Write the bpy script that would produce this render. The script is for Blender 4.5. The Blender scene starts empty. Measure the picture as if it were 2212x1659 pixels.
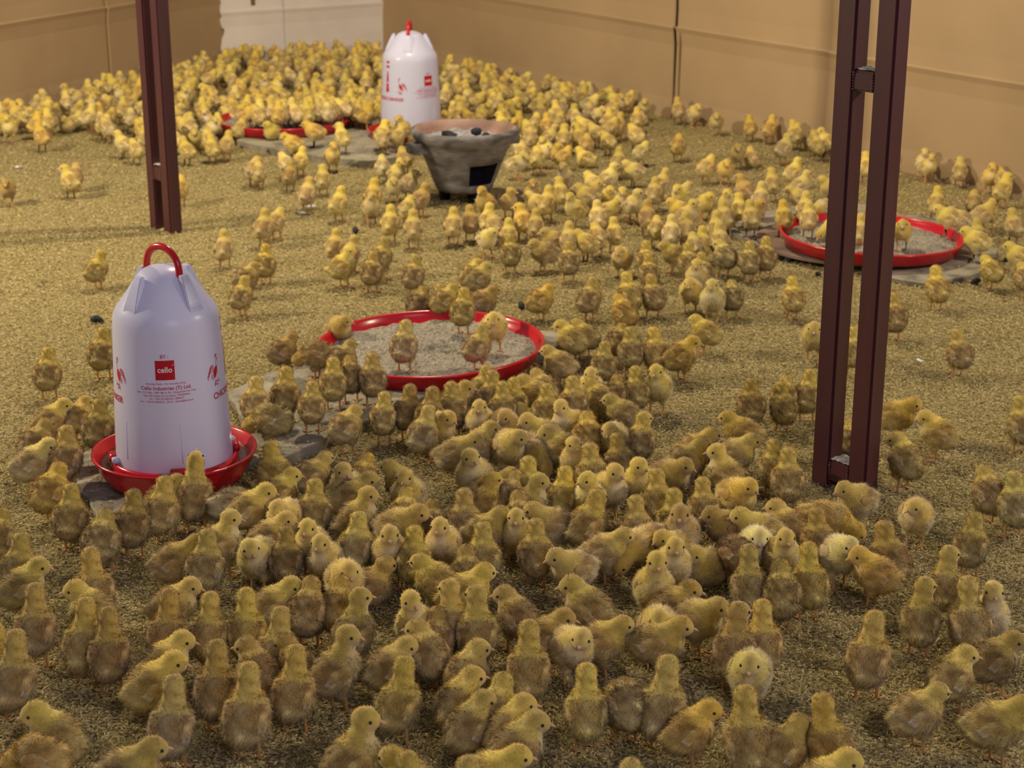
import bpy, bmesh, math, random
import numpy as np
from mathutils import Vector, Matrix

random.seed(7)
rng = np.random.default_rng(7)
scene = bpy.context.scene
COL = scene.collection

# ------------------------------------------------------------------ camera
IMG_W, IMG_H = 2212.0, 1659.0
F_PX = 3773.0
PITCH = math.radians(18.46)
CAM_H = 0.90
cam_data = bpy.data.cameras.new('camera')
cam_data.sensor_fit = 'HORIZONTAL'
cam_data.sensor_width = 36.0
cam_data.lens = 36.0 * F_PX / IMG_W
cam_data.clip_start = 0.05
cam_data.clip_end = 60
cam_data.dof.use_dof = True
cam_data.dof.focus_distance = 2.05
cam_data.dof.aperture_fstop = 12.5
cam = bpy.data.objects.new('camera', cam_data)
cam.location = (0, 0, CAM_H)
cam.rotation_euler = (math.pi / 2 - PITCH, 0, 0)
COL.objects.link(cam)
scene.camera = cam

# ------------------------------------------------------------------ colour management
vs = scene.view_settings
vs.view_transform = 'Standard'
vs.look = 'None'
vs.gamma = 1.0
vs.use_curve_mapping = False
vs.exposure = 0.24
try:
    scene.cycles.max_bounces = 7
    scene.cycles.diffuse_bounces = 3
    scene.cycles.glossy_bounces = 3
    scene.cycles.caustics_reflective = False
    scene.cycles.caustics_refractive = False
except AttributeError:
    pass

# ------------------------------------------------------------------ world: dim light scattered under the shed roof
world = bpy.data.worlds.new('shed_air')
scene.world = world
world.use_nodes = True
bg = world.node_tree.nodes['Background']
bg.inputs['Color'].default_value = (0.92, 0.90, 1.0, 1)
bg.inputs['Strength'].default_value = 0.15

# ------------------------------------------------------------------ lights
def add_light(name, kind, loc, energy, colour, size=0.05, target=None, size_y=None):
    d = bpy.data.lights.new(name, kind)
    d.energy = energy
    d.color = colour
    if kind == 'AREA':
        d.shape = 'RECTANGLE'
        d.size = size
        d.size_y = size_y or size
    else:
        d.shadow_soft_size = size
    o = bpy.data.objects.new(name, d)
    o.location = loc
    if target is not None:
        o.rotation_euler = (Vector(target) - Vector(loc)).to_track_quat('-Z', 'Y').to_euler()
    COL.objects.link(o)
    return o

# bare warm brooder bulbs hanging outside the frame
add_light('bulb_left', 'POINT', (-2.3, 2.98, 1.30), 158, (1.0, 0.86, 0.60), 0.03)
add_light('bulb_right', 'POINT', (2.0, 2.15, 1.25), 58, (1.0, 0.86, 0.62), 0.03)
add_light('bulb_back', 'POINT', (-0.25, 3.9, 1.95), 104, (1.0, 0.86, 0.60), 0.035)
# daylight from the open shed side behind the photographer
add_light('shed_opening', 'AREA', (1.4, -1.6, 2.2), 31, (0.76, 0.74, 1.0), 1.6, (0.0, 3.0, 0.1), 1.2)

# ------------------------------------------------------------------ pixel <-> place helpers
CP, SP = math.cos(PITCH), math.sin(PITCH)
def ground(px, py, z=0.0):
    u = (px - IMG_W / 2) / F_PX
    v = (py - IMG_H / 2) / F_PX
    down = SP + v * CP
    t = (CAM_H - z) / down
    return Vector((u * t, (CP - v * SP) * t, z))
def project(p):
    dx, dy, dz = p[0], p[1], p[2] - CAM_H
    depth = dy * CP - dz * SP
    down = -dz * CP - dy * SP
    return (IMG_W / 2 + F_PX * dx / depth, IMG_H / 2 + F_PX * down / depth)
def z_at(x, y, py):
    lo, hi = -0.5, 0.89
    for _ in range(40):
        m = (lo + hi) / 2
        if project((x, y, m))[1] > py: lo = m
        else: hi = m
    return (lo + hi) / 2

# ------------------------------------------------------------------ object helpers
def tag(o, label=None, category=None, group=None, kind=None):
    if label: o['label'] = label
    if category: o['category'] = category
    if group: o['group'] = group
    if kind: o['kind'] = kind
    return o
def link(name, mesh, material=None, parent=None, loc=None, rot=None):
    o = bpy.data.objects.new(name, mesh)
    COL.objects.link(o)
    if material is not None and mesh is not None and not mesh.materials:
        mesh.materials.append(material)
    if parent is not None: o.parent = parent
    if loc is not None: o.location = loc
    if rot is not None: o.rotation_euler = rot
    return o
def empty(name, loc=(0, 0, 0), rz=0.0):
    o = bpy.data.objects.new(name, None)
    o.empty_display_size = 0.05
    o.location = loc
    o.rotation_euler = (0, 0, rz)
    COL.objects.link(o)
    return o
def mesh_from_bm(bm, name, smooth=True):
    bmesh.ops.recalc_face_normals(bm, faces=bm.faces[:])
    me = bpy.data.meshes.new(name)
    bm.to_mesh(me); bm.free()
    if smooth:
        for p in me.polygons: p.use_smooth = True
    return me
def mesh_from_arrays(name, V, T, colour=None, normals=None, smooth=True):
    """V (n,3), T (m,3) triangles, colour (n,3) linear, normals (n,3)."""
    me = bpy.data.meshes.new(name)
    n, m = len(V), len(T)
    me.vertices.add(n)
    me.vertices.foreach_set('co', np.ascontiguousarray(V, dtype=np.float32).ravel())
    me.loops.add(m * 3)
    me.loops.foreach_set('vertex_index', np.ascontiguousarray(T, dtype=np.int32).ravel())
    me.polygons.add(m)
    me.polygons.foreach_set('loop_start', np.arange(0, m * 3, 3, dtype=np.int32))
    me.polygons.foreach_set('loop_total', np.full(m, 3, dtype=np.int32))
    me.polygons.foreach_set('use_smooth', np.full(m, smooth, dtype=bool))
    me.update(calc_edges=True)
    if colour is not None:
        a = me.attributes.new('Col', 'FLOAT_COLOR', 'POINT')
        c = np.ones((n, 4), dtype=np.float32); c[:, :3] = colour
        a.data.foreach_set('color', c.ravel())
    if normals is not None:
        me.normals_split_custom_set_from_vertices(np.ascontiguousarray(normals, dtype=np.float32))
    return me
def lathe(bm, prof, seg=48, cap_bottom=False, cap_top=False, skip=None):
    rings = []
    for r, z in prof:
        rings.append([bm.verts.new((r * math.cos(2 * math.pi * i / seg), r * math.sin(2 * math.pi * i / seg), z)) for i in range(seg)])
    for k in range(len(rings) - 1):
        for i in range(seg):
            if skip and skip(k, i): continue
            j = (i + 1) % seg
            bm.faces.new((rings[k][i], rings[k][j], rings[k + 1][j], rings[k + 1][i]))
    if cap_bottom: bm.faces.new(rings[0][::-1])
    if cap_top: bm.faces.new(rings[-1])
    return rings
def box(bm, c, s, rot=None):
    m = Matrix.Translation(c) @ (rot.to_4x4() if rot is not None else Matrix.Identity(4)) @ Matrix.Diagonal((s[0], s[1], s[2], 1))
    return bmesh.ops.create_cube(bm, size=1.0, matrix=m)['verts']
def tube(bm, pts, radii, seg=8, cap=True):
    pts = [Vector(p) for p in pts]
    rings = []
    for i, p in enumerate(pts):
        d = (pts[min(i + 1, len(pts) - 1)] - pts[max(i - 1, 0)]).normalized()
        a = d.orthogonal().normalized() if i == 0 else (prev - d * prev.dot(d)).normalized()
        prev = a
        b = d.cross(a)
        r = radii[i] if hasattr(radii, '__len__') else radii
        rings.append([bm.verts.new(p + (a * math.cos(2 * math.pi * k / seg) + b * math.sin(2 * math.pi * k / seg)) * r) for k in range(seg)])
    for i in range(len(rings) - 1):
        for k in range(seg):
            j = (k + 1) % seg
            bm.faces.new((rings[i][k], rings[i][j], rings[i + 1][j], rings[i + 1][k]))
    if cap:
        bm.faces.new(rings[0][::-1]); bm.faces.new(rings[-1])

# ------------------------------------------------------------------ materials
def principled(name, colour=(0.5, 0.5, 0.5), rough=0.6, spec=0.4, **kw):
    m = bpy.data.materials.new(name)
    m.use_nodes = True
    b = m.node_tree.nodes['Principled BSDF']
    b.inputs['Base Color'].default_value = (*colour, 1)
    b.inputs['Roughness'].default_value = rough
    b.inputs['Specular IOR Level'].default_value = spec
    for k, v in kw.items():
        b.inputs[k.replace('_', ' ')].default_value = v
    return m
def nd(m, t, **kw):
    n = m.node_tree.nodes.new(t)
    for k, v in kw.items(): setattr(n, k, v)
    return n
def lk(m, a, b): m.node_tree.links.new(a, b)
def noise_material(name, stops, scale, rough=0.7, spec=0.3, detail=6, bump=0.0, bump_scale=None, stretch=None, dist=0.01, coord='Object', distort=0.0):
    m = principled(name, (0.5, 0.5, 0.5), rough, spec)
    b = m.node_tree.nodes['Principled BSDF']
    tc = nd(m, 'ShaderNodeTexCoord')
    mp = nd(m, 'ShaderNodeMapping')
    if stretch: mp.inputs['Scale'].default_value = stretch
    lk(m, tc.outputs[coord], mp.inputs['Vector'])
    nz = nd(m, 'ShaderNodeTexNoise')
    nz.inputs['Scale'].default_value = scale
    nz.inputs['Detail'].default_value = detail
    nz.inputs['Distortion'].default_value = distort
    lk(m, mp.outputs[0], nz.inputs['Vector'])
    cr = nd(m, 'ShaderNodeValToRGB')
    el = cr.color_ramp.elements
    while len(el) < len(stops): el.new(0.5)
    for e, (p, c) in zip(el, stops):
        e.position = p; e.color = (*c, 1)
    lk(m, nz.outputs['Fac'], cr.inputs['Fac'])
    lk(m, cr.outputs['Color'], b.inputs['Base Color'])
    if bump:
        nb = nd(m, 'ShaderNodeTexNoise')
        nb.inputs['Scale'].default_value = bump_scale or scale * 4
        nb.inputs['Detail'].default_value = 5
        lk(m, mp.outputs[0], nb.inputs['Vector'])
        bp = nd(m, 'ShaderNodeBump')
        bp.inputs['Strength'].default_value = bump
        bp.inputs['Distance'].default_value = dist
        lk(m, nb.outputs['Fac'], bp.inputs['Height'])
        lk(m, bp.outputs['Normal'], b.inputs['Normal'])
    return m
def attr_material(name, rough=0.9, spec=0.05, sheen=0.0, use_object=True):
    m = principled(name, (0.5, 0.5, 0.5), rough, spec)
    b = m.node_tree.nodes['Principled BSDF']
    at = nd(m, 'ShaderNodeAttribute', attribute_name='Col')
    if use_object:
        oi = nd(m, 'ShaderNodeObjectInfo')
        mx = nd(m, 'ShaderNodeMix', data_type='RGBA', blend_type='MULTIPLY')
        mx.inputs['Factor'].default_value = 1.0
        lk(m, at.outputs['Color'], mx.inputs['A'])
        lk(m, oi.outputs['Color'], mx.inputs['B'])
        lk(m, mx.outputs['Result'], b.inputs['Base Color'])
    else:
        lk(m, at.outputs['Color'], b.inputs['Base Color'])
    if sheen:
        b.inputs['Sheen Weight'].default_value = sheen
        b.inputs['Sheen Roughness'].default_value = 0.6
    return m

M_CARD = noise_material('cardboard', [(0.3, (0.365, 0.25, 0.138)), (0.7, (0.43, 0.298, 0.168))], 3.0, 0.85, 0.15, 4, 0.12, 260, dist=0.002)
M_CARD_TOP = noise_material('cardboard_upper', [(0.3, (0.37, 0.235, 0.10)), (0.7, (0.42, 0.275, 0.125))], 2.5, 0.85, 0.15, 4, 0.12, 240, dist=0.002)
M_PALE = noise_material('pale_cardboard', [(0.3, (0.62, 0.55, 0.50)), (0.7, (0.70, 0.63, 0.58))], 7.0, 0.85, 0.15, 5, 0.15, 120, dist=0.003)
M_MARK = principled('pencil_mark', (0.16, 0.10, 0.05), 0.9, 0.1)
M_FLOOR = noise_material('packed_husk_floor', [(0.3, (0.15, 0.113, 0.049)), (0.5, (0.335, 0.263, 0.113)), (0.72, (0.50, 0.405, 0.19))], 170, 0.95, 0.05, 8, 0.9, 210, dist=0.006)
M_HUSK = attr_material('rice_husk', 0.75, 0.2, 0, False)
M_POST = noise_material('maroon_paint', [(0.35, (0.055, 0.015, 0.021)), (0.65, (0.092, 0.026, 0.029))], 14, 0.38, 0.5, 6, 0.08, 60, stretch=(1, 1, 0.12), dist=0.002)
M_DUST = noise_material('grey_dust', [(0.35, (0.30, 0.27, 0.25)), (0.65, (0.52, 0.49, 0.48))], 120, 0.95, 0.05, 5, 0.4, 200, dist=0.003)
M_RED = principled('red_plastic', (0.52, 0.008, 0.018), 0.22, 0.5)
M_REDINK = principled('red_ink', (0.50, 0.006, 0.02), 0.5, 0.3)
M_PINKINK = principled('thin_red_ink', (0.56, 0.10, 0.16), 0.5, 0.3)
M_WHITEINK = principled('white_ink', (0.85, 0.83, 0.86), 0.5, 0.3)
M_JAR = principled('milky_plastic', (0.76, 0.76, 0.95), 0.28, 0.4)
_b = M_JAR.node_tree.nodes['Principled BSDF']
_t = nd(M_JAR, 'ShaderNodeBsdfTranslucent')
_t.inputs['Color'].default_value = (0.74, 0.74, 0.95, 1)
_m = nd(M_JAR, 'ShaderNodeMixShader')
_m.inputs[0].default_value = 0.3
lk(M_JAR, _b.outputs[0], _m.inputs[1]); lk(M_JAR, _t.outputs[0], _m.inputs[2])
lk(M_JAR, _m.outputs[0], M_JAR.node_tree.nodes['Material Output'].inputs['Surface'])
M_WATER = principled('murky_water', (0.62, 0.42, 0.30), 0.04, 0.5, Transmission_Weight=0.85, IOR=1.33)
M_FEED = noise_material('chick_mash', [(0.3, (0.20, 0.165, 0.12)), (0.5, (0.36, 0.31, 0.24)), (0.7, (0.47, 0.42, 0.34))], 230, 0.95, 0.05, 8, 0.8, 260, dist=0.006)
M_SLAB = noise_material('grey_slab', [(0.3, (0.15, 0.13, 0.095)), (0.5, (0.31, 0.275, 0.21)), (0.75, (0.42, 0.37, 0.265))], 22, 0.92, 0.1, 9, 0.5, 120, dist=0.005)
M_BOARD = noise_material('brown_board', [(0.3, (0.17, 0.115, 0.085)), (0.7, (0.27, 0.19, 0.14))], 18, 0.85, 0.15, 7, 0.3, 110, dist=0.003)
M_CLAY = noise_material('sooty_clay', [(0.25, (0.06, 0.052, 0.046)), (0.5, (0.19, 0.175, 0.165)), (0.75, (0.31, 0.285, 0.275))], 17, 0.85, 0.2, 9, 0.4, 60, stretch=(1, 1, 2.6), dist=0.004, distort=0.8)
M_CLAYIN = noise_material('fired_clay_lining', [(0.3, (0.30, 0.17, 0.125)), (0.7, (0.42, 0.28, 0.23))], 16, 0.9, 0.1, 7, 0.3, 80, dist=0.004)
M_ASH = noise_material('ash', [(0.3, (0.22, 0.20, 0.20)), (0.7, (0.48, 0.45, 0.47))], 90, 0.95, 0.05, 6, 0.6, 110, dist=0.005)
M_COAL = noise_material('charcoal', [(0.3, (0.008, 0.009, 0.013)), (0.7, (0.035, 0.036, 0.045))], 60, 0.7, 0.35, 5, 0.5, 120, dist=0.003)
M_SOOT = principled('soot_black', (0.006, 0.006, 0.01), 0.9, 0.1)
M_PAPER = principled('white_paper', (0.66, 0.66, 0.72), 0.8, 0.2)
M_STRAW = principled('straw', (0.55, 0.43, 0.20), 0.7, 0.3)
M_DOWN = attr_material('chick_down', 0.95, 0.02, 0.25)
M_DOWN_FAR = attr_material('chick_down_far', 0.95, 0.02, 0.15, False)
M_BEAK = principled('beak_horn', (0.60, 0.36, 0.22), 0.45, 0.4)
M_EYE = principled('chick_eye', (0.008, 0.007, 0.007), 0.12, 0.6)
M_LEG = principled('chick_leg_skin', (0.56, 0.31, 0.12), 0.55, 0.35)

# ================================================================== THE SETTING
# ------------------------------------------------------------------ floor
bm = bmesh.new()
bmesh.ops.create_grid(bm, x_segments=24, y_segments=24, size=0.5, matrix=Matrix.Translation((0, 4.0, 0)) @ Matrix.Diagonal((9, 10, 1, 1)))
floor = link('floor', mesh_from_bm(bm, 'floor'), M_FLOOR)
tag(floor, 'floor thickly covered in golden rice husk litter', kind='structure')

# ------------------------------------------------------------------ cardboard walls of the pen
LEFT_A, LEFT_B = ground(-300, 318), ground(480, 140)
BACK_A, BACK_B = ground(480, 140), ground(832, 112)
RIGHT_A, RIGHT_B = ground(832, 112), ground(2620, 517)
WALL_TOP = 0.95
FOLD_Z = 0.268
def along(A, B, px, z=0.2):
    lo, hi = -0.2, 1.2
    for _ in range(50):
        m = (lo + hi) / 2
        p = A.lerp(B, m)
        if project((p.x, p.y, z))[0] < px: lo = m
        else: hi = m
    return lo
def wall_frame(A, B):
    d = (B - A).normalized()
    n = Vector((d.y, -d.x, 0))
    if n.dot(Vector((0, -1, 0)) + Vector((-A.x - B.x, 0, 0)) * 0.2) < 0: n = -n
    return d, n
def panel_mesh(name, A, B, t0, t1, off, fold=FOLD_Z, top=WALL_TOP, ragged0=0, ragged1=0, z0=-0.0, seed=0):
    """one folded cardboard sheet: lower flap, crease and upper face, 5 mm thick"""
    rr = random.Random(seed)
    L = (B - A).length
    d, n = wall_frame(A, B)
    rows = [(z0, 0.010), (0.06, 0.004), (fold - 0.05, 0.002), (fold - 0.012, 0.006), (fold - 0.002, 0.009), (fold + 0.001, 0.001), (fold + 0.05, -0.001), (0.45, 0.002), (0.62, 0.004), (top, 0.008)]
    if ragged0 or ragged1:
        zs = [z0 + (top - z0) * k / 60 for k in range(61)]
        def offz(z):
            for (za, oa), (zb, ob) in zip(rows, rows[1:]):
                if za <= z <= zb: return oa + (ob - oa) * (z - za) / (zb - za)
            return rows[-1][1]
        rows = sorted(set([(z, offz(z)) for z in zs] + rows))
    cols = 14
    bm = bmesh.new()
    ph = [rr.uniform(0, 6.28) for _ in range(4)]
    grid = []
    j0 = j1 = 0.0
    for z, o in rows:
        line = []
        j0 = 0.6 * j0 + rr.uniform(-1, 1) * ragged0
        j1 = 0.6 * j1 + rr.uniform(-1, 1) * ragged1
        for c in range(cols + 1):
            s = t0 * L + (t1 - t0) * L * c / cols
            if c == 0: s += j0
            if c == cols: s += j1
            bow = 0.004 * math.sin(3.1 * s + ph[0]) + 0.003 * math.sin(7 * s + ph[1] + 3 * z) * min(1, z / 0.2 + 0.2)
            p = A + d * s + n * (o + off + bow)
            line.append(bm.verts.new((p.x, p.y, z)))
        grid.append(line)
    for a, b in zip(grid, grid[1:]):
        for c in range(cols):
            bm.faces.new((a[c], a[c + 1], b[c + 1], b[c]))
    bmesh.ops.recalc_face_normals(bm, faces=bm.faces[:])
    bmesh.ops.solidify(bm, geom=bm.faces[:], thickness=0.005)
    me = mesh_from_bm(bm, name, False)
    for p in me.polygons: p.use_smooth = False
    return me
def backing(name, A, B, label):
    d, n = wall_frame(A, B)
    bm = bmesh.new()
    c = (A + B) / 2 - n * 0.03
    box(bm, (c.x, c.y, WALL_TOP / 2), ((B - A).length + 0.06, 0.02, WALL_TOP), Matrix.Rotation(math.atan2(d.y, d.x), 3, 'Z'))
    o = link(name, mesh_from_bm(bm, name, False), M_CARD_TOP)
    return tag(o, label, kind='structure')
wall_left = backing('wall_left', LEFT_A, LEFT_B, 'left pen wall of folded brown cardboard sheets')
wall_back = backing('wall_back', BACK_A, BACK_B, 'short back pen wall covered with pale cardboard')
wall_right = backing('wall_right', RIGHT_A, RIGHT_B, 'long right pen wall of folded brown cardboard sheets')
seam = along(LEFT_A, LEFT_B, 230)
link('cardboard_panel', panel_mesh('cardboard_panel', LEFT_A, LEFT_B, -0.02, seam, 0.004, seed=1), M_CARD, wall_left)
link('cardboard_panel', panel_mesh('cardboard_panel', LEFT_A, LEFT_B, seam - 0.01, 1.0, 0.011, seed=2), M_CARD, wall_left)
s1, s2, s3 = along(RIGHT_A, RIGHT_B, 1003), along(RIGHT_A, RIGHT_B, 1468), along(RIGHT_A, RIGHT_B, 1797)
link('cardboard_panel', panel_mesh('cardboard_panel', RIGHT_A, RIGHT_B, -0.03, s1, 0.010, seed=3), M_CARD, wall_right)
link('cardboard_panel', panel_mesh('cardboard_panel', RIGHT_A, RIGHT_B, s1 - 0.004, s2, 0.012, seed=4), M_CARD, wall_right)
link('cardboard_panel', panel_mesh('cardboard_panel', RIGHT_A, RIGHT_B, s2 + 0.0002, s3, 0.007, seed=5), M_CARD, wall_right)
link('cardboard_panel', panel_mesh('cardboard_panel', RIGHT_A, RIGHT_B, s3 + 0.002, 1.0, 0.014, seed=6), M_CARD, wall_right)
sb = along(BACK_A, BACK_B, 607)
link('pale_panel', panel_mesh('pale_panel', BACK_A, BACK_B, -0.005, sb, 0.012, fold=0.185, ragged0=0.008, seed=7), M_PALE, wall_back)
link('pale_panel', panel_mesh('pale_panel', BACK_A, BACK_B, sb - 0.004, 1.0, 0.02, fold=0.185, ragged1=0.014, seed=8), M_PALE, wall_back)
# a narrow tape strip beside the seam in the right wall and scuff marks
def wall_strip(name, A, B, t0, t1, z0, z1, off, mat, parent):
    d, n = wall_frame(A, B)
    bm = bmesh.new()
    p = A.lerp(B, (t0 + t1) / 2) + n * off
    box(bm, (p.x, p.y, (z0 + z1) / 2), ((B - A).length * (t1 - t0), 0.004, z1 - z0), Matrix.Rotation(math.atan2(d.y, d.x), 3, 'Z'))
    return link(name, mesh_from_bm(bm, name, False), mat, parent)
wall_strip('overlap_edge', RIGHT_A, RIGHT_B, s2 + 0.0050, s2 + 0.0062, 0.0, 0.255, 0.014, M_MARK, wall_right)
wall_strip('scuff_mark', RIGHT_A, RIGHT_B, along(RIGHT_A, RIGHT_B, 1983), along(RIGHT_A, RIGHT_B, 1999), 0.475, 0.481, 0.020, M_MARK, wall_right)
wall_strip('scuff_mark', RIGHT_A, RIGHT_B, along(RIGHT_A, RIGHT_B, 2006), along(RIGHT_A, RIGHT_B, 2024), 0.474, 0.480, 0.020, M_MARK, wall_right)
wall_strip('scuff_mark', BACK_A, BACK_B, along(BACK_A, BACK_B, 537), along(BACK_A, BACK_B, 546), 0.205, 0.232, 0.021, M_MARK, wall_back)

# ------------------------------------------------------------------ steel posts: two square tubes with welded spacers
U = Vector((0.66, -0.75, 0)).normalized()
U_ROT = math.atan2(U.y, U.x)
TUBE = 0.0305
def square_tube(name, parent, x, h):
    bm = bmesh.new()
    box(bm, (x, 0, h / 2), (TUBE, TUBE, h))
    es = [e for e in bm.edges if abs(e.verts[0].co.z - e.verts[1].co.z) > 0.1]
    bmesh.ops.bevel(bm, geom=es, offset=0.003, segments=2, affect='EDGES')
    # shallow seam running down the two faces
    return link(name, mesh_from_bm(bm, name, False), M_POST, parent)
def post(name, foot, gap, h, spacers, label):
    root = empty(name, foot, U_ROT)
    tag(root, label, 'post', 'maroon steel posts')
    square_tube('square_tube', root, -gap / 2, h)
    square_tube('square_tube', root, gap / 2, h)
    for z0, z1 in spacers:
        bm = bmesh.new()
        box(bm, (0, 0, (z0 + z1) / 2), (gap - TUBE + 0.001, TUBE * 0.92, z1 - z0))
        bmesh.ops.bevel(bm, geom=bm.edges[:], offset=0.0025, segments=2, affect='EDGES')
        sp = link('spacer', mesh_from_bm(bm, 'spacer', False), M_POST, root)
        bm = bmesh.new()
        bmesh.ops.create_grid(bm, x_segments=8, y_segments=8, size=0.5, matrix=Matrix.Translation((0, 0, z1 + 0.0015)) @ Matrix.Diagonal((gap - TUBE - 0.001, TUBE * 0.86, 1, 1)))
        for v in bm.verts:
            v.co.z += random.uniform(-0.0006, 0.0022)
        link('dust_cap', mesh_from_bm(bm, 'dust_cap'), M_DUST, sp)
        for sx in (-1, 1):
            bm = bmesh.new()
            x = sx * (gap - TUBE) / 2
            y = -TUBE * 0.46
            zz = z0 + 0.002
            while zz < z1:
                bmesh.ops.create_icosphere(bm, subdivisions=1, radius=random.uniform(0.0016, 0.0026), matrix=Matrix.Translation((x * 0.97, y, zz)))
                zz += 0.0035
            link('weld_bead', mesh_from_bm(bm, 'weld_bead'), M_POST, sp)
    return root
pr = (ground(1789, 1042) + ground(1856, 1073)) / 2
zr1, zr0 = z_at(pr.x, pr.y, 152), z_at(pr.x, pr.y, 196)
post('steel_post', pr, 0.062, 0.92, [(0.012, 0.042), (zr0, zr1)], 'maroon steel post of two square tubes standing right among the chicks')
pl = (ground(342, 490) + ground(377, 503)) / 2
zl1, zl0 = z_at(pl.x, pl.y, 357), z_at(pl.x, pl.y, 388)
post('steel_post', pl, 0.060, 0.95, [(zl0, zl1)], 'maroon steel post behind the large white drinker, at far left')

# ------------------------------------------------------------------ slabs lying on the litter
SOLIDS = []      # (polygon in xy, top z) that chicks can stand on
ROUNDS = []      # (x, y, r, top z)
def slab(name, pix, thick, mat, label, category='slab', z0=0.0, wob=0.004):
    pts = [ground(x, y, thick) for x, y in pix]
    c = sum(pts, Vector()) / len(pts)
    fine = []
    rr = random.Random(len(pix) * 7 + int(pix[0][0]))
    for a, b in zip(pts, pts[1:] + pts[:1]):
        k = max(1, int((b - a).length / 0.03))
        for i in range(k):
            p = a.lerp(b, i / k)
            fine.append(Vector((p.x - c.x + rr.uniform(-wob, wob), p.y - c.y + rr.uniform(-wob, wob), 0)))
    bm = bmesh.new()
    top = [bm.verts.new((p.x, p.y, thick - 0.0015)) for p in fine]
    inn = [bm.verts.new((p.x * 0.985, p.y * 0.985, thick)) for p in fine]
    bot = [bm.verts.new((p.x * 0.99, p.y * 0.99, z0)) for p in fine]
    n = len(fine)
    for i in range(n):
        j = (i + 1) % n
        bm.faces.new((bot[i], bot[j], top[j], top[i]))
        bm.faces.new((top[i], top[j], inn[j], inn[i]))
    bm.faces.new(inn)
    bm.faces.new(bot[::-1])
    o = link(name, mesh_from_bm(bm, name, False), mat, None, (c.x, c.y, 0))
    tag(o, label, category)
    SOLIDS.append(([(p.x, p.y) for p in pts], thick))
    return o
slab('stone_slab', [(493, 845), (600, 797), (760, 745), (1000, 690), (1207, 716), (1222, 738), (1100, 790), (962, 838), (918, 858), (800, 900), (617, 985), (560, 965)], 0.018, M_SLAB,
     'grey slab under the middle red feeder tray, reaching left to the drinker')
slab('stone_slab', [(150, 1025), (185, 975), (300, 930), (470, 930), (560, 985), (470, 1060), (330, 1105), (215, 1108)], 0.010, M_SLAB,
     'damp grey slab under the near white drinker')
slab('stone_slab', [(1570, 492), (1640, 458), (1740, 440), (1880, 440), (1880, 545), (1760, 548), (1660, 540)], 0.014, M_SLAB,
     'grey slab showing left of the feeder tray behind the right post')
slab('stone_slab', [(1862, 560), (1862, 470), (1990, 462), (2090, 492), (2152, 540), (2130, 585), (2010, 612), (1915, 598)], 0.012, M_SLAB,
     'grey slab in front right of the feeder tray behind the right post')
slab('stone_slab', [(512, 302), (560, 262), (760, 240), (860, 268), (900, 305), (862, 338), (795, 347), (690, 336), (600, 322)], 0.022, M_SLAB,
     'grey slab under the farthest red feeder tray')

# ------------------------------------------------------------------ feeder trays
R_TRAY = 0.190
def tray_mesh():
    bm = bmesh.new()
    prof = [(0.001, 0.004), (0.10, 0.0035), (0.168, 0.003), (0.175, 0.006), (0.183, 0.022), (0.1845, 0.0262), (0.1870, 0.0282), (0.1900, 0.0278), (0.1912, 0.0255), (0.1895, 0.0235), (0.1868, 0.0210), (0.1785, 0.002), (0.172, 0.0), (0.10, 0.0), (0.001, 0.0)]
    lathe(bm, prof, 96)
    return mesh_from_bm(bm, 'tray')
TRAY_ME = tray_mesh()
def value_noise(x, y, f, seed):
    def h(i, j):
        n = np.sin(i * 127.1 + j * 311.7 + seed * 74.7) * 43758.5453
        return n - np.floor(n)
    xi, yi = np.floor(x * f), np.floor(y * f)
    a, b = x * f - xi, y * f - yi
    a, b = a * a * (3 - 2 * a), b * b * (3 - 2 * b)
    return (h(xi, yi) * (1 - a) + h(xi + 1, yi) * a) * (1 - b) + (h(xi, yi + 1) * (1 - a) + h(xi + 1, yi + 1) * a) * b
def feed_mesh(name, seed, level, bare=None):
    nr, na = 56, 150
    V, T = [], []
    for i in range(nr + 1):
        r = 0.1785 * i / nr
        for j in range(na):
            a = 2 * math.pi * j / na
            V.append((r * math.cos(a), r * math.sin(a), 0))
    V = np.array(V)
    x, y = V[:, 0] + 3, V[:, 1] + 5
    z = level + 0.007 * (value_noise(x, y, 22, seed) - 0.5) + 0.006 * (value_noise(x, y, 60, seed + 1) - 0.5) + 0.005 * (value_noise(x, y, 140, seed + 2) - 0.5)
    z += rng.uniform(-0.0012, 0.0012, len(z))
    r = np.hypot(V[:, 0], V[:, 1])
    z = np.where(r > 0.165, z - (r - 0.165) * 0.3, z)
    if bare is not None:
        dd = np.hypot((V[:, 0] - bare[0]), (V[:, 1] - bare[1])) / bare[2]
        z = z - np.clip(1.25 - dd, 0, 1) * 0.02
    V[:, 2] = np.maximum(z, 0.0052)
    for i in range(nr):
        for j in range(na):
            k = (j + 1) % na
            a, b, c, d = i * na + j, i * na + k, (i + 1) * na + k, (i + 1) * na + j
            T.append((a, d, c)); T.append((a, c, b))
    return mesh_from_arrays(name, V, np.array(T))
def feeder(px, py, ztop, base_z, tilt, label, feed_label, seed, bare=None):
    c = ground(px, py, ztop)
    root = empty('feeder_tray', (c.x, c.y, base_z))
    root.rotation_euler = tilt
    tag(root, label, 'feeder tray', 'red feeder trays')
    link('tray', TRAY_ME, M_RED, root)
    f = link('chick_feed', feed_mesh('chick_feed', seed, 0.013, bare), M_FEED, None, (c.x, c.y, base_z), tilt)
    tag(f, feed_label, 'feed', kind='stuff')
    ROUNDS.append((c.x, c.y, 0.175, base_z + 0.014))
    return c
T_MID = feeder(930, 741, 0.044, 0.019, (0, math.radians(-1.2), 0), 'red round feeder tray of grey mash in the middle of the pen', 'grey mash heaped in the middle red feeder tray', 3, (0.118, -0.01, 0.042))
bd = ground(1850, 519, 0.017)
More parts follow.
